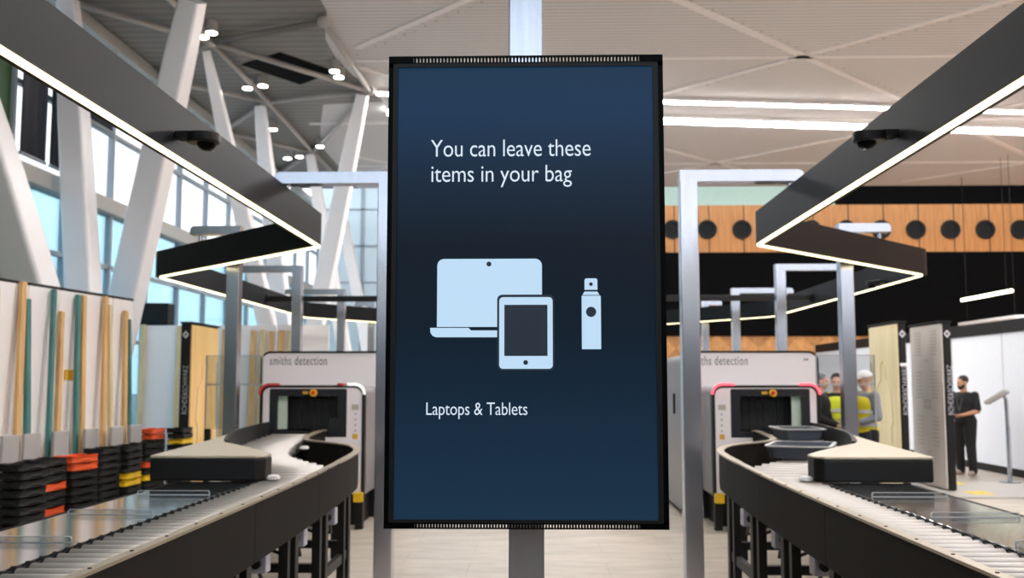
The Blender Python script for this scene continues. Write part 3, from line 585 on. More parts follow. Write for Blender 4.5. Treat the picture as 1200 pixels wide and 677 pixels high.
# ================================================================== ROLLER CONVEYORS
ZR, ZT = .965, 1.01
def lane_z(y): return ZR + .07 * min(1, max(0, (y - 8.5) / 2.2))
def conveyor(s, where):
    P = lambda x, y, z=0: (s * x, y, z)
    rt = thing('roller_conveyor', P(1.7, 6), 'long black roller conveyor ' + where, 'conveyor')
    outer = [(1.42, 1.6), (1.42, 3), (1.42, 4.5), (1.43, 5.7), (1.45, 6.6), (1.48, 7.4), (1.52, 8.2), (1.58, 8.75), (1.74, 9.15), (1.98, 9.40), (2.20, 9.60), (2.30, 9.9), (2.33, 10.4), (2.33, 10.9)]
    op = spline([P(*q) for q in outer], 5)
    dz = lambda i, pth: lane_z(pth[i].y) - ZR
    # panels in runs with fine joints
    runs = [(0, 12), (12, 20), (20, 28), (28, 36), (36, 46), (46, len(op) - 1)]
    for a, bq in runs:
        seg = [op[i].copy() for i in range(a, bq + 1)]; seg[0] = seg[0].lerp(seg[1], .012); seg[-1] = seg[-1].lerp(seg[-2], .012)
        MB().sweep(seg, lambda i: [(-.014, .70 if seg[i].y < 8.6 else .74), (-.014, ZT - .012 + dz(i, seg)), (.014, ZT - .012 + dz(i, seg)), (.014, .70 if seg[i].y < 8.6 else .74)]).build('side_panel', M['panel'], rt)
    wide = lambda i: .022 if op[i].y < 7.5 else .03
    MB().sweep(op, lambda i: [(-wide(i), ZT - .012 + dz(i, op)), (-wide(i), ZT + dz(i, op)), (wide(i), ZT + dz(i, op)), (wide(i), ZT - .012 + dz(i, op))]).build('top_rim', M['rim'], rt)
    bo = MB()
    for k in range(16): bo.tube([P(1.422, 2.2 + .33 * k, ZT - .002), P(1.422, 2.2 + .33 * k, ZT + .003)], .007, 8)
    bo.build('rim_bolts', M['frame'], rt)['kind'] = 'stuff'
    # lane: centre line and rollers
    cen = spline([P(*q) for q in ((1.61, 1.6), (1.61, 4), (1.61, 6.1), (1.65, 6.8), (1.82, 7.45), (2.12, 8.0), (2.40, 8.6), (2.56, 9.25), (2.61, 9.9), (2.625, 10.88))], 14)
    def half(y): return .17 if y < 6.7 else .17 + .09 * min(1, (y - 6.7) / 1.0)
    MB().sweep(cen, lambda i: [(-half(cen[i].y) - .01, .80), (-half(cen[i].y) - .01, lane_z(cen[i].y) - .095), (half(cen[i].y) + .01, lane_z(cen[i].y) - .095), (half(cen[i].y) + .01, .80)]).build('lane_bed', M['frame'], rt)
    d = 0; last = None; nxt = .05; cnt = 0
    protos = {}
    for i in range(len(cen) - 1):
        L = (cen[i + 1] - cen[i]).length
        while nxt <= d + L and cnt < 96:
            p = cen[i].lerp(cen[i + 1], (nxt - d) / L); t = (cen[i + 1] - cen[i]).normalized(); hw = half(p.y); key = round(hw, 2)
            if key not in protos:
                g = MB().tube([(-key, 0, 0), (key, 0, 0)], .023 if key < .18 else .045, 14); me = bpy.data.meshes.new('roller'); me.from_pydata(g.v, [], g.f); me.shade_smooth()
                for pl in me.polygons:
                    if len(pl.vertices) > 4: pl.use_smooth = False
                me.materials.append(M['roller']); protos[key] = me
            o = bpy.data.objects.new('roller', protos[key]); COL.objects.link(o); o.parent = rt
            o.location = Vector((p.x, p.y, lane_z(p.y) - (.023 if key < .18 else .045))) - parent_world(rt); o.rotation_euler = (0, 0, math.atan2(t.y, t.x) - R(90))
            nxt += .099 if p.y < 6.75 else .20; cnt += 1
        d += L
    gd = MB()
    gd.box(tuple(min(a, b_) for a, b_ in zip(P(1.783, 1.6, .90), P(1.797, 6.3, .90))), (max(s * 1.783, s * 1.797), 6.3, .958))
    y = 1.65
    while y < 6.3:
        gd.tube([P(1.779, y, .957), P(1.80, y, .957)], .016, 10); y += .099
    gd.build('roller_guard', M['blackplast'], rt)
    lo, hi = min(s * 1.80, s * 2.28), max(s * 1.80, s * 2.28)
    MB().box((lo, 1.6, .935), (hi, 6.36, .967)).build('steel_table', M['steel'], rt, bevel=.004)
    for k in range(5):
        y = 5.62 - .83 * k
        lo_, hi_ = min(s * 1.84, s * 2.25), max(s * 1.84, s * 2.25)
        dv = MB().prism(rrect(lo_, .967, hi_, .992, [0, .012, .015, 0]), -.004, .004, UP(y)).build('divider', M['acr'], rt)
        MB().ring(rrect(lo_, .967, hi_, .992, [.001, .012, .012, .001]), rrect(lo_ + .004, .970, hi_ - .003, .989, [.001, .010, .010, .001]), -.005, .005, UP(y)).build('divider_edge', M['acredge'], dv)
    lo, hi = min(s * 2.28, s * 2.31), max(s * 2.28, s * 2.31)
    MB().box((lo, 1.6, .62), (hi, 6.36, .967)).build('rear_panel', M['panel'], rt)
    # corner cover with pale top
    cv = [(1.80, 6.38), (2.48, 6.38), (2.66, 8.07), (2.91, 9.75), (3.10, 10.85), (2.95, 10.85), (2.90, 10.0), (2.83, 9.3), (2.72, 8.7), (2.54, 8.07), (2.44, 7.80), (2.18, 7.38), (1.92, 6.92), (1.755, 6.60), (1.75, 6.44)]
    base = MB().prism([P(*q)[:2] for q in cv], .968, 1.112).build('corner_cover', M['coverblack'], rt, bevel=.012)
    MB().prism([P(*q)[:2] for q in cv], 1.112, 1.13).build('cover_top', M['cream'], base, bevel=.006)
    ed = spline([P(*q) for q in ((2.47, 7.94), (2.55, 8.2), (2.70, 8.75), (2.81, 9.3), (2.88, 10.0), (2.93, 10.86))], 5)
    MB().sweep(ed, lambda i: [(-.014, .95), (-.014, 1.135 + .03 * i / len(ed)), (.014, 1.135 + .03 * i / len(ed)), (.014, .95)]).build('lane_curb', M['coverblack'], rt)
    for (x, y) in ((1.715, 6.5), (2.20, 9.42)):
        gw = MB()
        for k in range(12):
            a = 2 * math.pi * k / 12; gw.tube([P(x + .034 * math.cos(a), y + .034 * math.sin(a), .97), P(x + .034 * math.cos(a), y + .034 * math.sin(a), .99)], .010, 8)
        gw.tube([P(x, y, .968), P(x, y, .996)], .033, 16); gw.build('guide_wheel', M['white'], rt)
    # underframe
    for y in (2.9, 4.0, 5.06, 6.08, 7.0, 8.03):
        xo, xi = (1.50, 2.22) if y < 6.2 else ((1.51, 2.3) if y < 7.5 else (1.545, 2.45))
        for x in (xo, xi):
            for dy, wd in ((-.11, .030), (.09, .042)):
                MB().box((s * x - .028, y + dy - wd, 0), (s * x + .028, y + dy + wd, .80)).build('leg', M['frame'], rt, bevel=.003)
        lo, hi = sorted((s * xo, s * xi)); r_ = MB()
        for z in (.30, .62): r_.box((lo, y + .06, z - .03), (hi, y + .12, z + .03))
        r_.build('cross_rail', M['frame'], rt)
    for x, x2 in ((1.50, 1.55), (2.22, 2.45)): MB().beam((s * x, 2.8, .225), (s * x2, 8.1, .225), .04, .07).build('side_rail', M['frame'], rt)
    for (x, y) in ((2.40, 10.2), (2.84, 10.2), (1.85, 9.2)):
        MB().box((s * x - .035, y - .03, 0), (s * x + .035, y + .03, .80)).build('leg', M['frame'], rt, bevel=.003)
    for y in (3.5, 4.55, 5.62, 6.52, 7.5):
        lo, hi = sorted((s * 1.50, s * 1.60)); bx = MB().box((lo, y - .05, .545), (hi, y + .05, .665)).build('control_box', M['boxgrey'], rt, bevel=.006)
        MB().tube([P(1.55, y - .05, .60), P(1.55, y - .085, .60)], .026, 12).build('box_socket', M['blackplast'], bx)
        MB().tube([P(1.55, y, .545), P(1.56, y + .1, .47), P(1.72, y + .25, .45), P(1.95, y + .3, .52)], .012, 8).build('cable', M['blackplast'], bx)
    # feed bed into the scanner
    lo, hi = sorted((s * 2.36, s * 2.9)); MB().box((lo, 10.89, .95), (hi, 10.935, 1.03)).build('feed_plate', M['rim'], rt, bevel=.004)
    return rt
conveyor(-1, 'beside the stacked black trays and timber boards'); conveyor(1, 'carrying two grey trays toward the man in black')
# trays on the lane
def xray_tray(c, rz, z, w, d, hgt, label):
    rt = thing('security_tray', (c[0], c[1], z), label, 'tray', 'grey trays on the roller lane')
    f = Matrix.Translation((c[0], c[1], z)) @ Matrix.Rotation(rz, 4, 'Z')
    o0 = rrect(-w / 2 + .03, -d / 2 + .03, w / 2 - .03, d / 2 - .03, .05); o1 = rrect(-w / 2, -d / 2, w / 2, d / 2, .06); i0 = rrect(-w / 2 + .036, -d / 2 + .036, w / 2 - .036, d / 2 - .036, .045); i1 = rrect(-w / 2 + .012, -d / 2 + .012, w / 2 - .012, d / 2 - .012, .055)
    n = len(o0); vs = [f @ Vector((x, y, zz)) for lst, zz in ((o0, 0), (o1, hgt), (i1, hgt), (i0, .012)) for x, y in lst]
    fs = [tuple(range(n))[::-1], tuple(range(3 * n, 4 * n))]
    for a in range(3): fs += [(a * n + i, a * n + (i + 1) % n, (a + 1) * n + (i + 1) % n, (a + 1) * n + i) for i in range(n)]
    MB().add(vs, fs).build('tray_body', M['tray'], rt)
    MB().ring(rrect(-w / 2 - .012, -d / 2 - .012, w / 2 + .012, d / 2 + .012, .065), rrect(-w / 2 + .012, -d / 2 + .012, w / 2 - .012, d / 2 - .012, .055), hgt - .006, hgt + .006, f).build('tray_rim', M['trayrim'], rt)
xray_tray((2.2, 8.45), R(-20), lane_z(8.85) + .004, .50, .70, .10, 'grey-blue security tray on the rollers, partly behind the pale corner cover')
xray_tray((2.61, 10.2), R(-1), lane_z(10.55) + .004, .42, .66, .10, 'grey-blue security tray on the rollers leaving the scanner mouth')
# ================================================================== BAGGAGE SCANNERS
def scanner(s, where):
    X = lambda x: s * x
    rt = thing('baggage_scanner', (X(2.55), 12, 0), 'white baggage x-ray scanner with dark tunnel, ' + where, 'scanner')
    def rr(x0, z0, x1, z1, rad): a, c = sorted((X(x0), X(x1))); return rrect(a, z0, c, z1, rad)
    MB().prism(rr(1.72, 0.05, 3.05, 1.93, [.02, .12, .12, .02]), -2.4, -.02, UP(12.0)).build('scanner_body', M['scangrey'], rt)
    MB().prism(rr(1.75, .62, 3.32, 1.94, [.02, .10, .10, .02]), -.02, .05, UP(12.0)).build('hood_front', M['scan'], rt, bevel=.01)
    MB().ring(rr(1.735, .6, 3.335, 1.965, [.02, .12, .12, .02]), rr(1.755, .62, 3.315, 1.945, [.02, .10, .10, .02]), -.1, .06, UP(12.0)).build('hood_edge', M['frame'], rt)
    MB().prism(rr(1.78, .0, 3.3, .62, .02), -.02, .03, UP(12.0)).build('base_plinth', M['black'], rt)
    # entry shroud
    MB().ring(rr(1.90, .36, 3.05, 1.54, [.02, .08, .08, .02]), rr(2.16, 1.02, 2.94, 1.47, .02), -.97, 0, UP(11.02)).build('shroud_side', M['scangrey'], rt)
    o_, i_ = rr(1.93, .38, 3.03, 1.535, [.02, .08, .08, .02]), rr(2.10, .99, 2.96, 1.52, [.01, .02, .02, .01])
    if s < 0: o_ = o_; i_ = i_
    MB().ring(o_, i_, 0, .03, UP(11.0)).build('shroud_front', M['scan'], rt, bevel=.004)
    MB().ring(rr(1.90, .36, 3.06, 1.56, [.02, .1, .1, .02]), rr(1.93, .38, 3.03, 1.535, [.02, .08, .08, .02]), -.06, .04, UP(11.0)).build('shroud_rim', M['frame'], rt)
    MB().ring(rr(2.10, .99, 2.96, 1.52, [.01, .02, .02, .01]), rr(2.2, 1.06, 2.88, 1.44, .01), -.05, .015, UP(11.0)).build('tunnel_frame', M['scandark'], rt)
    for k in range(9):
        x0 = 2.2 + .0755 * k; c = MB().prism(rr(x0 + .002, 1.07, x0 + .0735, 1.44, .004), -.012, -.006, UP(11.2 + .01 * (k % 2))).build('lead_flap', M['curtain'], rt)
    a = X(2.77) if s > 0 else X(2.88)
    MB().prism(rr(2.78, 1.075, 2.88, 1.44, .004), -.04, .0, UP(11.05)).build('pale_strip', M['strip'], rt)
    if s < 0: MB().prism(rr(2.14, 1.04, 2.30, 1.20, .006), -.06, .03, UP(11.0)).build('tunnel_block', M['scandark'], rt)
    # emergency stop
    q = rr(2.44, 1.462, 2.50, 1.492, .003) if s > 0 else rr(2.53, 1.462, 2.59, 1.492, .003)
    MB().prism(q, .0, .02, UP(10.985)).build('stop_plate', M['ylabel'], rt)
    xc = X(2.56) if s > 0 else X(2.47)
    e = MB().tube([(xc, 10.99, 1.477), (xc, 10.955, 1.477)], .04, 20).build('stop_collar', M['yellow'], rt); MB().tube([(xc, 10.96, 1.477), (xc, 10.935, 1.477)], .022, 16).build('stop_button', M['redbtn'], e, bevel=.004)
    # small display, buttons and label
    MB().prism(rr(1.965, 1.29, 2.045, 1.35, .004), 0, .006, UP(10.97)).build('status_display', M['slot'], rt)
    for k in range(4): MB().prism([(X(2.0) + px, pz) for px, pz in circ(0, 1.245 - .06 * k, .012, 12)], 0, .006, UP(10.97)).build('status_button', M['slot'] if k else M['boxgrey'], rt)
    MB().prism(rr(1.975, .975, 2.03, 1.03, .003), 0, .004, UP(10.97)).build('warning_label', M['ylabel'], rt)
    # corner lamps: arcs hugging the shroud corners
    for (xc_, a0, left) in ((2.01, 90, True), (2.95, 0, False)):
        arc = []
        for k in range(9):
            t = R((180 - 90 * k / 8) if left else (90 - 90 * k / 8)); arc.append((X(xc_ + .11 * math.cos(t)), 10.94, 1.46 + .11 * math.sin(t)))
        if left: arc.append((X(2.14), 10.94, 1.57)); arc = [arc[0] - Vector((0, 0, 0)) if isinstance(arc[0], Vector) else arc[0]] + arc[1:]
        else: arc = [(X(2.84), 10.94, 1.57)] + arc
        mk = 'alarm' if s > 0 else ('alarmwhite' if left else 'alarmdim')
        MB().tube(arc, .014, 10).build('corner_lamp', M[mk], rt, smooth=True)
        if s < 0 and left: MB().tube([(X(2.09), 10.935, 1.57), (X(2.2), 10.935, 1.57)], .012, 10).build('corner_lamp', M['alarmdim'], rt, smooth=True)
    MB().prism(rr(1.90, .30, 2.0, .40, .01), 0, .06, UP(10.95)).build('yellow_foot', M['yellow'], rt)
    for x in (1.95, 3.0): MB().box((X(x) - .04, 10.96, 0), (X(x) + .04, 11.06, .40)).build('leg', M['black'], rt)
    MB().box((min(X(2.0), X(2.95)), 11.3, 0), (max(X(2.0), X(2.95)), 11.9, .5)).build('lower_cabinet', M['black'], rt)
    # maker's lettering on the hood
    xa = -3.235 if s < 0 else 1.80
    q = atY(316 if s < 0 else 808, 427.5, 11.94)
    text('hood_lettering', 'smiths detection', M['letter'], rt, Matrix.Translation((q.x, 11.948, q.z)) @ Matrix.Rotation(R(90), 4, 'X'), .69, .105, 1.12)
    if s > 0:
        q = atY(945, 421, 11.948); mk = MB()
        for dx in (-.03, .0): mk.prism([(q.x + dx, q.z - .018), (q.x + dx + .028, q.z), (q.x + dx, q.z + .018)], 0, .002, UP(11.95))
        mk.build('hood_mark', M['letter'], rt)
    MB().box((X(1.72) - .02, 12.6, 1.2), (X(1.72) + .02, 12.66, 1.45)).build('side_handle', M['black'], rt, bevel=.008)
scanner(-1, 'on the glazed side behind the empty S-bend'); scanner(1, 'on the oak wall side feeding the grey trays')
def screen_glass(s, where):
    rt = thing('glass_screen', (s * 3.42, 11.2, 1.06), 'clear upright glass screen beside the scanner mouth, ' + where, 'glass screen')
    lo, hi = sorted((s * 3.1, s * 3.74))
    MB().box((lo, 11.19, 1.069), (hi, 11.205, 1.89)).build('glass_sheet', M['acr'], rt)
    MB().box((lo, 11.185, 1.56), (hi, 11.21, 1.575)).build('glass_strip', M['acredge'], rt); MB().box((lo, 11.185, 1.888), (hi, 11.21, 1.896)).build('glass_strip', M['acredge'], rt)
    for xx in (lo, hi): MB().box((xx - .006, 11.185, 1.069), (xx + .006, 11.21, 1.896)).build('glass_edge', M['acredge'], rt)
    [MB().box((s * q - .03, 11.17, 0), (s * q + .03, 11.23, 1.07)).build('glass_foot', M['frame'], rt) for q in (3.13, 3.71)]
screen_glass(-1, 'with the boards behind it'); screen_glass(1, 'with people in vests behind it')
# ================================================================== WALK-THROUGH PORTAL PANELS
def portal(x, y0, y1, xb, mk, slots, label, s=1):
    """large face towards the aisle (normal -s), black narrow edge towards the camera"""
    rt = thing('body_scanner_panel', (x + s * xb / 2, y0, 0), label, 'body scanner panel')
    lo, hi = sorted((x + s * .02, x + s * xb)); MB().box((lo, y0, .023), (hi, y1 + .03, 2.47)).build('panel_case', M['black'], rt, bevel=.02)
    lo, hi = sorted((x, x + s * .024)); face = MB().box((lo, y0 + .02, .04), (hi, y1, 2.45)).build('panel_face', M[mk], rt, bevel=.006)
    if slots:
        for zc, hh in ((2.18, .34), (1.55, .38), (.86, .42)):
            for yc in (y0 + .32, y1 - .32):
                g = MB()
                for k in range(8): zz = zc - hh / 2 + hh * k / 7; lo2, hi2 = sorted((x - s * .006, x)); g.box((lo2, yc - .12, zz - .009), (hi2, yc + .12, zz + .009))
                g.build('antenna_grille', M['slot'], face)
        for zz in (1.30, 1.22):
            for yc in ((y0 + y1) / 2 - .08, (y0 + y1) / 2 + .08): lo2, hi2 = sorted((x - s * .008, x)); MB().box((lo2, yc - .045, zz - .03), (hi2, yc + .045, zz + .03)).build('sensor_window', M['slot'], face)
        for zz in (1.92, .55): lo2, hi2 = sorted((x - s * .006, x)); MB().box((lo2, (y0 + y1) / 2 - .07, zz - .01), (hi2, (y0 + y1) / 2 + .07, zz + .01)).build('label_strip', M['slot'], face)
    else:
        yc = (y0 + y1) / 2; q = []
        for (yy, zz) in ((-.30, .25), (-.28, .9), (-.36, 1.0), (-.30, 1.5), (-.12, 1.62), (-.1, 1.85), (0, 1.92), (.1, 1.85), (.12, 1.62), (.30, 1.5), (.36, 1.0), (.28, .9), (.30, .25)): q.append(Vector((x - s * .002, yc + yy, zz)))
        MB().tube(q, .008, 6).build('outline_figure', M['timberpale'], face)
        lo2, hi2 = sorted((x - s * .01, x)); MB().box((lo2, y1 - .06, .9), (hi2, y1 - .04, 1.9)).build('grip_slot', M['slot'], face)
    MB().box((min(x, x + s * xb) - .01, y0 - .01, 2.47), (max(x, x + s * xb) + .01, y1 + .04, 2.495)).build('panel_top', M['black'], rt)
    # white lettering running up the black edge and the small emblem above it
    xm = x + s * (xb / 2 + .01); wz = .72
    mw = Matrix.Translation((xm + .052, y0 - .001, 1.12)) @ Matrix(((0, -1, 0, 0), (0, 0, -1, 0), (1, 0, 0, 0), (0, 0, 0, 1)))
    text('edge_lettering', 'ROHDE&SCHWARZ', M['letterw'], rt, mw, wz, .076, 1.0, -.012)
    MB().ring([(xm + .05 * c[0], 2.3 + .06 * c[1]) for c in ((1, 0), (0, 1), (-1, 0), (0, -1))], [(xm + .022 * c[0], 2.3 + .026 * c[1]) for c in ((1, 0), (0, 1), (-1, 0), (0, -1))], 0, .003, UP(y0)).build('edge_emblem', M['letterw'], rt)
    if mk == 'ply': MB().prism(rrect(xm - .05, 1.83, xm + .05, 1.87, .003), 0, .004, UP(y0)).build('edge_label', M['white'], rt)
portal(5.29, 14.8, 16.05, .135, 'ply', False, 'tall pale plywood faced scanner panel with black edge, beside the people in vests')
portal(5.94, 14.8, 16.05, .14, 'portalgrey', True, 'tall grey slotted scanner panel with black edge, beside the man in black')
portal(-5.18, 14.8, 16.05, .17, 'plyorange', False, 'tall warm plywood faced scanner panel with black edge, before the white boards', s=-1)
rt = thing('scanner_platform', (7.0, 15, 0), 'low grey floor platform with yellow corner marks at the foot of the grey slotted panel', 'platform')
MB().box((5.3, 14.05, 0), (8.05, 16.15, .022)).build('platform_plate', M['mat_grey'], rt, bevel=.006)
for k, (x0_, x1_, y0_, y1_) in enumerate(((6.12, 6.42, 14.35, 14.75), (7.5, 7.75, 14.5, 14.7), (6.3, 6.6, 15.7, 16.1))): MB().box((x0_, y0_, .022), (x1_, y1_, .027)).build('yellow_mark', M['yellowmark'], rt)
# display stand
p = atZ(1184, 567, 0); rt = thing('display_stand', p, 'slim metal stand with tilted grey display, beside the man in black', 'display stand')
MB().tube([(p.x, p.y, .036), (p.x, p.y, .9)], .035, 14).build('stand_pole', M['post'], rt, smooth=False)
MB().tube([(p.x, p.y, .9), (p.x - .01, p.y, 1.32), (p.x - .05, p.y, 1.40)], .028, 12).build('stand_neck', M['post'], rt)
MB().tube([(p.x, p.y, .0225), (p.x, p.y, .038)], .16, 28).build('stand_base', M['post'], rt)
f = Matrix.Translation((p.x - .16, p.y - .04, 1.36)) @ Matrix.Rotation(R(-38), 4, 'Z') @ Matrix.Rotation(R(-32), 4, 'Y')
bx = MB().box((-.19, -.14, -.03), (.17, .14, .03), f).build('display_case', M['mat_grey'], rt, bevel=.012); MB().box((-.17, -.12, .03), (.15, .12, .034), f).build('display_glass', M['blackgloss'], bx)
# ================================================================== STACKED TRAYS
def stack_tray_mesh(w, d):
    g = MB(); prof = []
    # outline walked round with a dipped, notched skirt
    out = rrect(-w / 2, -d / 2, w / 2, d / 2, .03, 3); inn = rrect(-w / 2 + .02, -d / 2 + .02, w / 2 - .02, d / 2 - .02, .02, 3)
    def dense(o):
        q = []
        for i in range(len(o)):
            a, c = Vector(o[i]), Vector(o[(i + 1) % len(o)]); n = max(1, int((c - a).length / .035))
            for k in range(n): q.append(a.lerp(c, k / n))
        return q
    o = dense(out); n = len(o); vs = []
    for lev in range(5):
        for p_ in o:
            along = p_.x / (w / 2) if abs(abs(p_.y) - d / 2) < .004 else (p_.y / (d / 2) if abs(abs(p_.x) - w / 2) < .004 else 1)
            notch = .020 if abs(along) < .34 else 0.0
            k = (1.0, .965, .965, 1.0, .90)[lev]; z = (.008 + notch, .026 + notch * .7, .045, .066 - notch * .35, .066 - notch * .35)[lev]
            if lev == 0: z -= .0
            vs.append((p_.x * k, p_.y * k, z))
    fs = [(l * n + i, l * n + (i + 1) % n, (l + 1) * n + (i + 1) % n, (l + 1) * n + i) for l in range(4) for i in range(n)]
    vs += [(p_.x * .90, p_.y * .90, .03) for p_ in o]; fs += [(4 * n + i, 4 * n + (i + 1) % n, 5 * n + (i + 1) % n, 5 * n + i) for i in range(n)]
    vs += [(0, 0, .03)]; c = len(vs) - 1; fs += [(5 * n + i, 5 * n + (i + 1) % n, c) for i in range(n)]
    vs += [(p_.x * .93, p_.y * .93, .0) for p_ in o]; fs += [(6 * n + 1 + (i + 1) % n, 6 * n + 1 + i, i, (i + 1) % n) for i in range(n)]
    fs += [tuple(6 * n + 1 + i for i in range(n))[::-1]]
    me = bpy.data.meshes.new('stacking_tray'); me.from_pydata(vs, [], fs)
    bm_ = bmesh.new(); bm_.from_mesh(me); bmesh.ops.recalc_face_normals(bm_, faces=bm_.faces); bm_.to_mesh(me); bm_.free()
    return me
TM = {}
def tray_mesh(kind):
    if kind not in TM:
        me = stack_tray_mesh(.24, .40); me.materials.append(M[kind]); TM[kind] = me
    return TM[kind]
NTH = ['lowest', 'second', 'third', 'fourth', 'fifth', 'sixth', 'seventh', 'eighth', 'ninth', 'tenth', 'eleventh', 'twelfth', 'topmost']
# front-left px, front-right px, top py, colours by level from the top, where
STK = [((0, 25), 540, {}, 'at the frame edge'), ((27, 52), 535, {3: 'orange', 6: 'orange', 10: 'orange'}, 'second from the frame edge'), ((64, 90), 531, {0: 'orange', 1: 'orange'}, 'third from the frame edge'),
       ((96, 123), 522, {}, 'in the middle, beside the pine and teal battens'), ((130, 145), 519, {4: 'yellow', 5: 'yellow'}, 'fifth, with the two yellow trays'), ((153, 174), 515, {3: 'orange', 5: 'yellow'}, 'nearest the pale corner cover'),
       ((160, 180), 499, {0: 'orange', 1: 'orange'}, 'farther back by the portal, orange on top'), ((196, 213), 498, {2: 'yellow'}, 'farthest back against the portal edge')]
for si, ((pl, pr_), pt, cols, wh) in enumerate(STK):
    n = 12 if si < 6 else 13
    p = atZ((pl + pr_) / 2, pt + 3, n * .075); 
    rz = R(6 * math.sin(si * 2.1) - 6)
    for k in range(n):
        c = cols.get(n - 1 - k, 'rubber'); o = bpy.data.objects.new('stacking_tray', tray_mesh(c)); COL.objects.link(o)
        o.location = (p.x + random.uniform(-.006, .006), p.y + .22 + random.uniform(-.006, .006), k * .075 + .001); o.rotation_euler = (0, 0, rz + random.uniform(-.02, .02))
        cn = {'rubber': 'black', 'orange': 'orange', 'yellow': 'yellow'}[c]; lv = 'topmost' if k == n - 1 else NTH[k] if k < 12 else 'topmost'
        lv = lv if lv in ('lowest', 'topmost') else lv + ' from the floor'
        tag(o, '%s tray, %s, stack %s' % (cn, lv, wh), 'tray', 'tray stack ' + wh)
# ================================================================== PEOPLE
def remesh(g, name, m, parent, vox, sm=6):
    o0 = parent_world(parent); me = bpy.data.meshes.new(name); me.from_pydata(g.v, [], g.f)
    bm_ = bmesh.new(); bm_.from_mesh(me); bmesh.ops.recalc_face_normals(bm_, faces=bm_.faces); bm_.to_mesh(me); bm_.free()
    ob = bpy.data.objects.new('tmp', me); COL.objects.link(ob)
    r_ = ob.modifiers.new('r', 'REMESH'); r_.mode = 'VOXEL'; r_.voxel_size = vox
    s_ = ob.modifiers.new('s', 'SMOOTH'); s_.factor = .5; s_.iterations = sm
    dg = bpy.context.evaluated_depsgraph_get(); dg.update(); out = bpy.data.meshes.new_from_object(ob.evaluated_get(dg)); bpy.data.objects.remove(ob)
    out.name = name; out.transform(Matrix.Translation(-o0)); return link(name, out, m, parent, o0, smooth=True)
def cap(g, a, b_, ra, rb):
    a, b_ = Vector(a), Vector(b_); g.tube([a, a.lerp(b_, .33), a.lerp(b_, .67), b_], [ra, ra + (rb - ra) * .3, ra + (rb - ra) * .7, rb], 14); g.ell(a, (ra,) * 3, nu=14, nv=8); g.ell(b_, (rb,) * 3, nu=14, nv=8)
def chain(g, pts, rad):
    for i in range(len(pts) - 1): cap(g, pts[i], pts[i + 1], rad[i], rad[i + 1])
def hand(g, wrist, fwd, palm, side, curl=.9):
    """fwd: direction of the fingers, palm: palm normal, side: +1 thumb on fwd x palm side"""
    wrist, f, n = Vector(wrist), Vector(fwd).normalized(), Vector(palm).normalized(); x = f.cross(n).normalized() * side; n = x.cross(f).normalized() * side
    n = Vector(palm) - f * Vector(palm).dot(f); n.normalize()
    for t in (-.026, -.009, .009, .026): cap(g, wrist + x * t * .7, wrist + f * .085 + x * t, .014, .0125)
    for t, L in ((.030, .068), (.010, .078), (-.010, .072), (-.029, .056)):
        p = wrist + f * .085 + x * t; pts = [p]; d = f.copy(); 
        for k, q in enumerate((.45, .32, .23)):
            a = curl * (.45 + .35 * k); dd = (f * math.cos(a) + n * math.sin(a)); pts.append(pts[-1] + dd * L * q)
        chain(g, pts, [.0095, .0088, .008, .0072])
    b0 = wrist + f * .025 + x * .030; b1 = b0 + (f * .6 + x * .75 + n * .25).normalized() * .040; b2 = b1 + (f * .8 + x * .1 + n * .6).normalized() * .032
    chain(g, [wrist + f * .02 + x * .01, b0, b1, b2], [.013, .0125, .0105, .008])
def head_shapes(g, c, rot, k=1.0):
    A = lambda x, y, z: c + rot @ (Vector((x, y, z)) * k)
    E = lambda p, r_, rr=None: g.ell(A(*p), tuple(q * k for q in r_), rot if rr is None else rot @ rr)
    E((0, .012, .035), (.076, .094, .092)); E((0, -.022, -.04), (.060, .068, .072)); E((0, -.045, -.085), (.034, .032, .026))
    E((0, -.088, -.012), (.013, .020, .030)); E((0, -.100, -.032), (.014, .014, .011))
    E((0, -.078, .024), (.055, .018, .012)); E((.040, -.064, -.028), (.022, .022, .020)); E((-.040, -.064, -.028), (.022, .022, .020))
    E((0, -.084, -.058), (.025, .012, .006)); E((0, -.083, -.070), (.021, .012, .007))
    for sx in (-1, 1): E((sx * .078, .008, -.008), (.010, .022, .033))
def eyes(parent, c, rot, k, name='eye'):
    for sx in (-1, 1):
        g = MB().ell(c + rot @ (Vector((sx * .031, -.079, .004)) * k), tuple(q * k for q in (.011, .008, .007)), rot); g.build(name, M['hair'], parent, smooth=True)
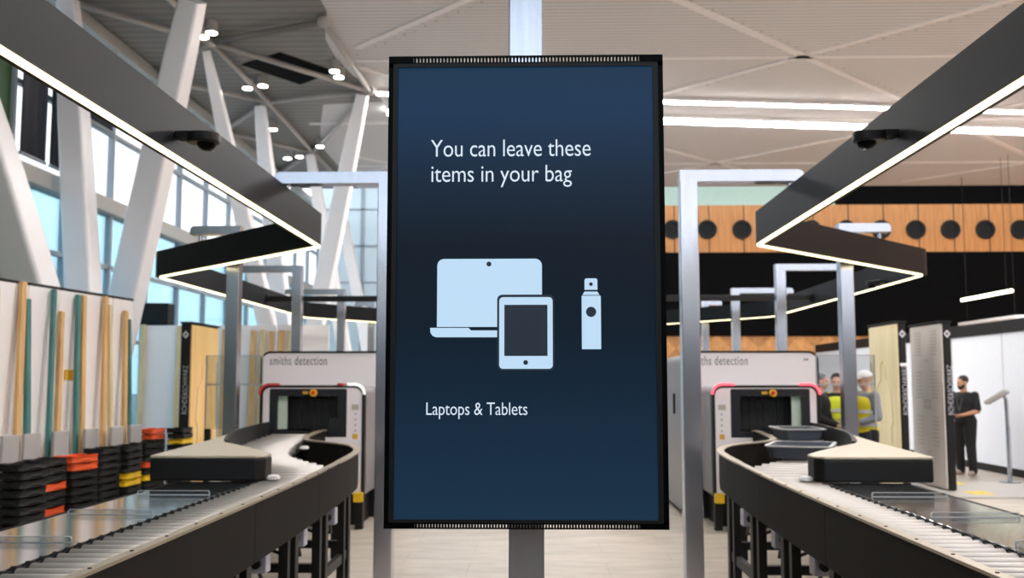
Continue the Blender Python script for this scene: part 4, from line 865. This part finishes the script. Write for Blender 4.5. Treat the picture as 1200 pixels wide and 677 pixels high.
def person(loc, face, label, H, J, look, outfit):
    """J in body space: facing -y, metres for a 1.75 m figure; everything scaled by H/1.75"""
    k = H / 1.75; Rz = Matrix.Rotation(face, 3, 'Z'); L = Vector(loc)
    T = lambda p: L + Rz @ (Vector(p) * k)
    D = lambda p: Rz @ Vector(p)
    body = MB()
    pel, chest, neck, head = Vector((0, 0, .93)), Vector((0, .0, 1.28)), Vector((0, .01, 1.47)), Vector(J.get('head', (0, -.02, 1.625)))
    rot = Rz @ Matrix.Rotation(look[0], 3, 'Z') @ Matrix.Rotation(look[1], 3, 'X')
    wd = J.get('build', 1.0)
    body.ell(T((0, .0, .95)), tuple(q * k for q in (.165 * wd, .115 * wd, .13)), Rz); body.ell(T((0, -.01, 1.12)), tuple(q * k for q in (.15 * wd, .11 * wd, .16)), Rz)
    body.ell(T((0, 0, 1.30)), tuple(q * k for q in (.175 * wd, .115 * wd, .17)), Rz); body.ell(T((0, .01, 1.41)), tuple(q * k for q in (.17 * wd, .085, .06)), Rz)
    cap(body, T((0, .015, 1.40)), T(head + Vector((0, .02, -.06))), .062 * k, .056 * k)
    head_shapes(body, T(head), rot, k)
    legs = {}
    for sd, nm in ((1, 'l'), (-1, 'r')):
        hip = Vector((sd * .092, 0, .90)); kn = Vector(J['knee_' + nm]); an = Vector(J['ankle_' + nm]); toe = Vector(J['toe_' + nm])
        chain(body, [T(hip), T(kn), T(an)], [.088 * k * wd, .058 * k, .040 * k]); cap(body, T(an + Vector((0, 0, -.045))), T(toe), .035 * k, .03 * k)
        legs[nm] = (hip, kn, an, toe)
        sh, el, wr = Vector((sd * .185 * wd, .01, 1.415)), Vector(J['elbow_' + nm]), Vector(J['wrist_' + nm])
        chain(body, [T(sh), T(el), T(wr)], [.055 * k, .043 * k, .028 * k]); fd = Vector(J.get('hand_' + nm, (wr - el).normalized())); pm = Vector(J.get('palm_' + nm, (0, 0, 1)))
        hand(body, T(wr), D(fd), D(pm), J.get('thumb_' + nm, sd), J.get('curl', .8))
    rt = thing('person', loc, label, 'person')
    sk = remesh(body, 'body', M[outfit['skin']], rt, .0075)
    eyes(rt, T(head), rot, k)
    # trousers
    g = MB()
    for nm in 'lr':
        hip, kn, an, toe = legs[nm]; chain(g, [T(hip), T(kn), T(an + Vector((0, 0, .01)))], [.112 * k * wd, .088 * k, .074 * k])
    g.ell(T((0, 0, .95)), tuple(q * k for q in (.185 * wd, .135 * wd, .12)), Rz); remesh(g, 'trousers', M[outfit['trousers']], rt, .012)
    # shirt
    g = MB(); g.ell(T((0, -.003, .98)), tuple(q * k for q in (.195 * wd, .145 * wd, .12)), Rz); g.ell(T((0, -.012, 1.12)), tuple(q * k for q in (.182 * wd, .138 * wd, .18)), Rz); g.ell(T((0, 0, 1.29)), tuple(q * k for q in (.198 * wd, .137 * wd, .18)), Rz); g.ell(T((0, .01, 1.41)), tuple(q * k for q in (.185 * wd, .1, .065)), Rz)
    for sd, nm in ((1, 'l'), (-1, 'r')):
        sh, el, wr = Vector((sd * .185 * wd, .01, 1.412)), Vector(J['elbow_' + nm]), Vector(J['wrist_' + nm])
        if outfit.get('long'): chain(g, [T(sh), T(el), T(el.lerp(wr, .92))], [.073 * k, .06 * k, .045 * k])
        else: chain(g, [T(sh), T(sh.lerp(el, .86))], [.068 * k, .064 * k])
    remesh(g, 'shirt', M[outfit['shirt']], rt, .012)
    if 'vest' in outfit:
        g = MB(); g.ell(T((0, -.003, .99)), tuple(q * k for q in (.207 * wd, .157 * wd, .13)), Rz); g.ell(T((0, -.012, 1.12)), tuple(q * k for q in (.195 * wd, .151 * wd, .18)), Rz); g.ell(T((0, 0, 1.29)), tuple(q * k for q in (.205 * wd, .149 * wd, .165)), Rz)
        for sd in (-1, 1): cap(g, T((sd * .13, .0, 1.40)), T((sd * .09, .01, 1.455)), .045 * k, .032 * k)
        v = remesh(g, 'vest', M[outfit['vest']], rt, .012)
        t = MB()
        for z in (1.02, 1.20):
            o1 = [T((.211 * wd * math.cos(a), .164 * wd * math.sin(a) - .008, 0)) for a in [2 * math.pi * i / 32 for i in range(32)]]
            o2 = [T((.17 * wd * math.cos(a), .12 * wd * math.sin(a) - .008, 0)) for a in [2 * math.pi * i / 32 for i in range(32)]]
            t.ring([(q.x, q.y) for q in o1], [(q.x, q.y) for q in o2], (z - .022) * k, (z + .022) * k)
        t.build('reflective_tape', M['reflect'], v, smooth=False)
    # shoes
    for nm in 'lr':
        hip, kn, an, toe = legs[nm]; g = MB(); dr = (toe - an); dr.z = 0; dr.normalize(); bz = an.z - .075
        heel = Vector((an.x, an.y, 0)) - dr * .05; tp = Vector((an.x, an.y, 0)) + dr * .19
        g.ell(T(heel + Vector((0, 0, bz + .042))), (.040 * k, .040 * k, .044 * k)); cap(g, T(heel + Vector((0, 0, bz + .04))), T(tp + Vector((0, 0, bz + .034))), .042 * k, .036 * k); cap(g, T(an), T(an + dr * .06 + Vector((0, 0, -.03))), .05 * k, .042 * k)
        for vv in g.v: vv.z = max(vv.z, L.z + .004)
        remesh(g, 'shoe', M[outfit['shoe']], rt, .009)
    # hair
    A = lambda x, y, z: T(head) + rot @ (Vector((x, y, z)) * k)
    if outfit.get('hair'):
        g = MB(); g.ell(A(0, .022, .052), tuple(q * k for q in (.083, .098, .088)), rot)
        if outfit.get('long_hair'): g.ell(A(0, .06, -.04), tuple(q * k for q in (.075, .055, .11)), rot)
        for i in range(len(g.v)):
            q = rot.inverted() @ (g.v[i] - T(head)) / k
            if q.y < -.055 and q.z < .075: q.y = -.055 + (q.y + .055) * .1; q.z = max(q.z, .05); g.v[i] = A(*q)
        remesh(g, 'hair', M[outfit['hair']], rt, .008, 3)
    if outfit.get('beard'):
        g = MB(); g.ell(A(0, -.050, -.080), tuple(q * k for q in (.048, .050, .040)), rot); g.ell(A(.045, -.030, -.052), tuple(q * k for q in (.022, .044, .040)), rot); g.ell(A(-.045, -.030, -.052), tuple(q * k for q in (.022, .044, .040)), rot); g.ell(A(0, -.093, -.047), tuple(q * k for q in (.026, .008, .006)), rot); remesh(g, 'beard', M['hair'], rt, .007, 3)
    if outfit.get('hat'):
        g = MB(); vs = []; n = 24
        for ring_ in range(9):
            a = math.pi / 2 * ring_ / 8
            for j in range(n): t = 2 * math.pi * j / n; vs.append(A(.100 * math.cos(a) * math.cos(t), .015 + .118 * math.cos(a) * math.sin(t), .045 + .098 * math.sin(a)))
        fs = [(i * n + j, i * n + (j + 1) % n, (i + 1) * n + (j + 1) % n, (i + 1) * n + j) for i in range(8) for j in range(n)]; fs.append(tuple(range(n))[::-1])
        ht = g.add(vs, fs).build('hard_hat', M['hat'], rt, smooth=True)
        MB().ell(A(0, -.10, .046), tuple(q * k for q in (.075, .065, .008)), rot).build('hat_brim', M['hat'], ht, smooth=True)
    if outfit.get('lanyard'):
        MB().tube([T((.05, -.06, 1.44)), T((.045, -.148, 1.33)), T((.02, -.158, 1.2)), T((0, -.162, 1.10)), T((-.02, -.158, 1.2)), T((-.045, -.148, 1.33)), T((-.05, -.06, 1.44))], .004, 6).build('lanyard', M['lanyard'], rt)
        MB().ring([(v.x, v.y) for v in [T((.20 * wd * math.cos(a), .15 * wd * math.sin(a), 0)) for a in [2 * math.pi * i / 32 for i in range(32)]]], [(v.x, v.y) for v in [T((.17 * wd * math.cos(a), .12 * wd * math.sin(a), 0)) for a in [2 * math.pi * i / 32 for i in range(32)]]], .93 * k, .97 * k).build('belt', M['frame'], rt)
    return T, D, k
stand = dict(knee_l=(.105, -.02, .50), ankle_l=(.12, .01, .085), toe_l=(.14, -.16, .035), knee_r=(-.105, -.02, .50), ankle_r=(-.12, .03, .085), toe_r=(-.15, -.13, .035))
p = atZ(1133, 557, 0)
J = dict(stand, build=1.1, elbow_l=(.27, -.03, 1.13), wrist_l=(.10, -.27, 1.06), elbow_r=(-.26, -.05, 1.13), wrist_r=(-.09, -.30, 1.0), palm_l=(-.6, -.1, .6), palm_r=(.6, -.1, .6), hand_l=(-.6, -.75, -.1), hand_r=(.5, -.8, -.1))
T_, D_, k_ = person((p.x, p.y, 0), R(-52), 'man in black t-shirt and trousers standing by the white wall holding a small device', 1.70, J, (R(-22), R(4)), dict(skin='skin', shirt='shirt', trousers='trousers', shoe='shoe', hair='hair', beard=True, lanyard=True))
q = T_((.0, -.37, 1.055)); f = Matrix.Translation(q) @ Matrix.Rotation(R(-52), 4, 'Z') @ Matrix.Rotation(R(50), 4, 'X')
tag(MB().prism(rrect(-.04, -.075, .04, .075, .01), -.006, .006, f).build('handset', M['blackplast'], loc=q, bevel=.002), 'small black handset held in the hands of the man in black', 'handset')
p = atY(961, 440, 14.2); J = dict(stand, elbow_l=(.25, .03, 1.13), wrist_l=(.2, -.18, 1.0), elbow_r=(-.25, .0, 1.13), wrist_r=(-.14, -.24, 1.02))
person((p.x, 14.2, 0), R(60), 'person in dark jacket standing behind the glass screen next to the scanner', 1.72, J, (0, 0), dict(skin='skinb', shirt='shirt', long=True, trousers='trousers', shoe='shirt', hair='greycloth'))
p = atY(980, 440, 14.9); J = dict(stand, elbow_l=(.25, -.02, 1.13), wrist_l=(.12, -.26, 1.08), elbow_r=(-.25, -.02, 1.13), wrist_r=(-.12, -.27, 1.05))
person((p.x, 14.9, 0), R(-20), 'person in open yellow vest facing out behind the glass screen', 1.72, J, (0, R(6)), dict(skin='skinb', shirt='shirt', long=True, trousers='navy', shoe='shirt', vest='hiviz', hair='hair'))
p = atY(1014, 440, 13.9); J = dict(stand, elbow_l=(.25, .02, 1.13), wrist_l=(.14, -.2, 1.05), elbow_r=(-.25, .02, 1.13), wrist_r=(-.14, -.22, 1.05))
person((p.x, 13.9, 0), R(-75), 'person in white hard hat and amber vest beside the plywood faced panel', 1.74, J, (0, R(8)), dict(skin='skinb', shirt='greycloth', long=True, trousers='navy', shoe='shirt', vest='hiorange', hat=True))
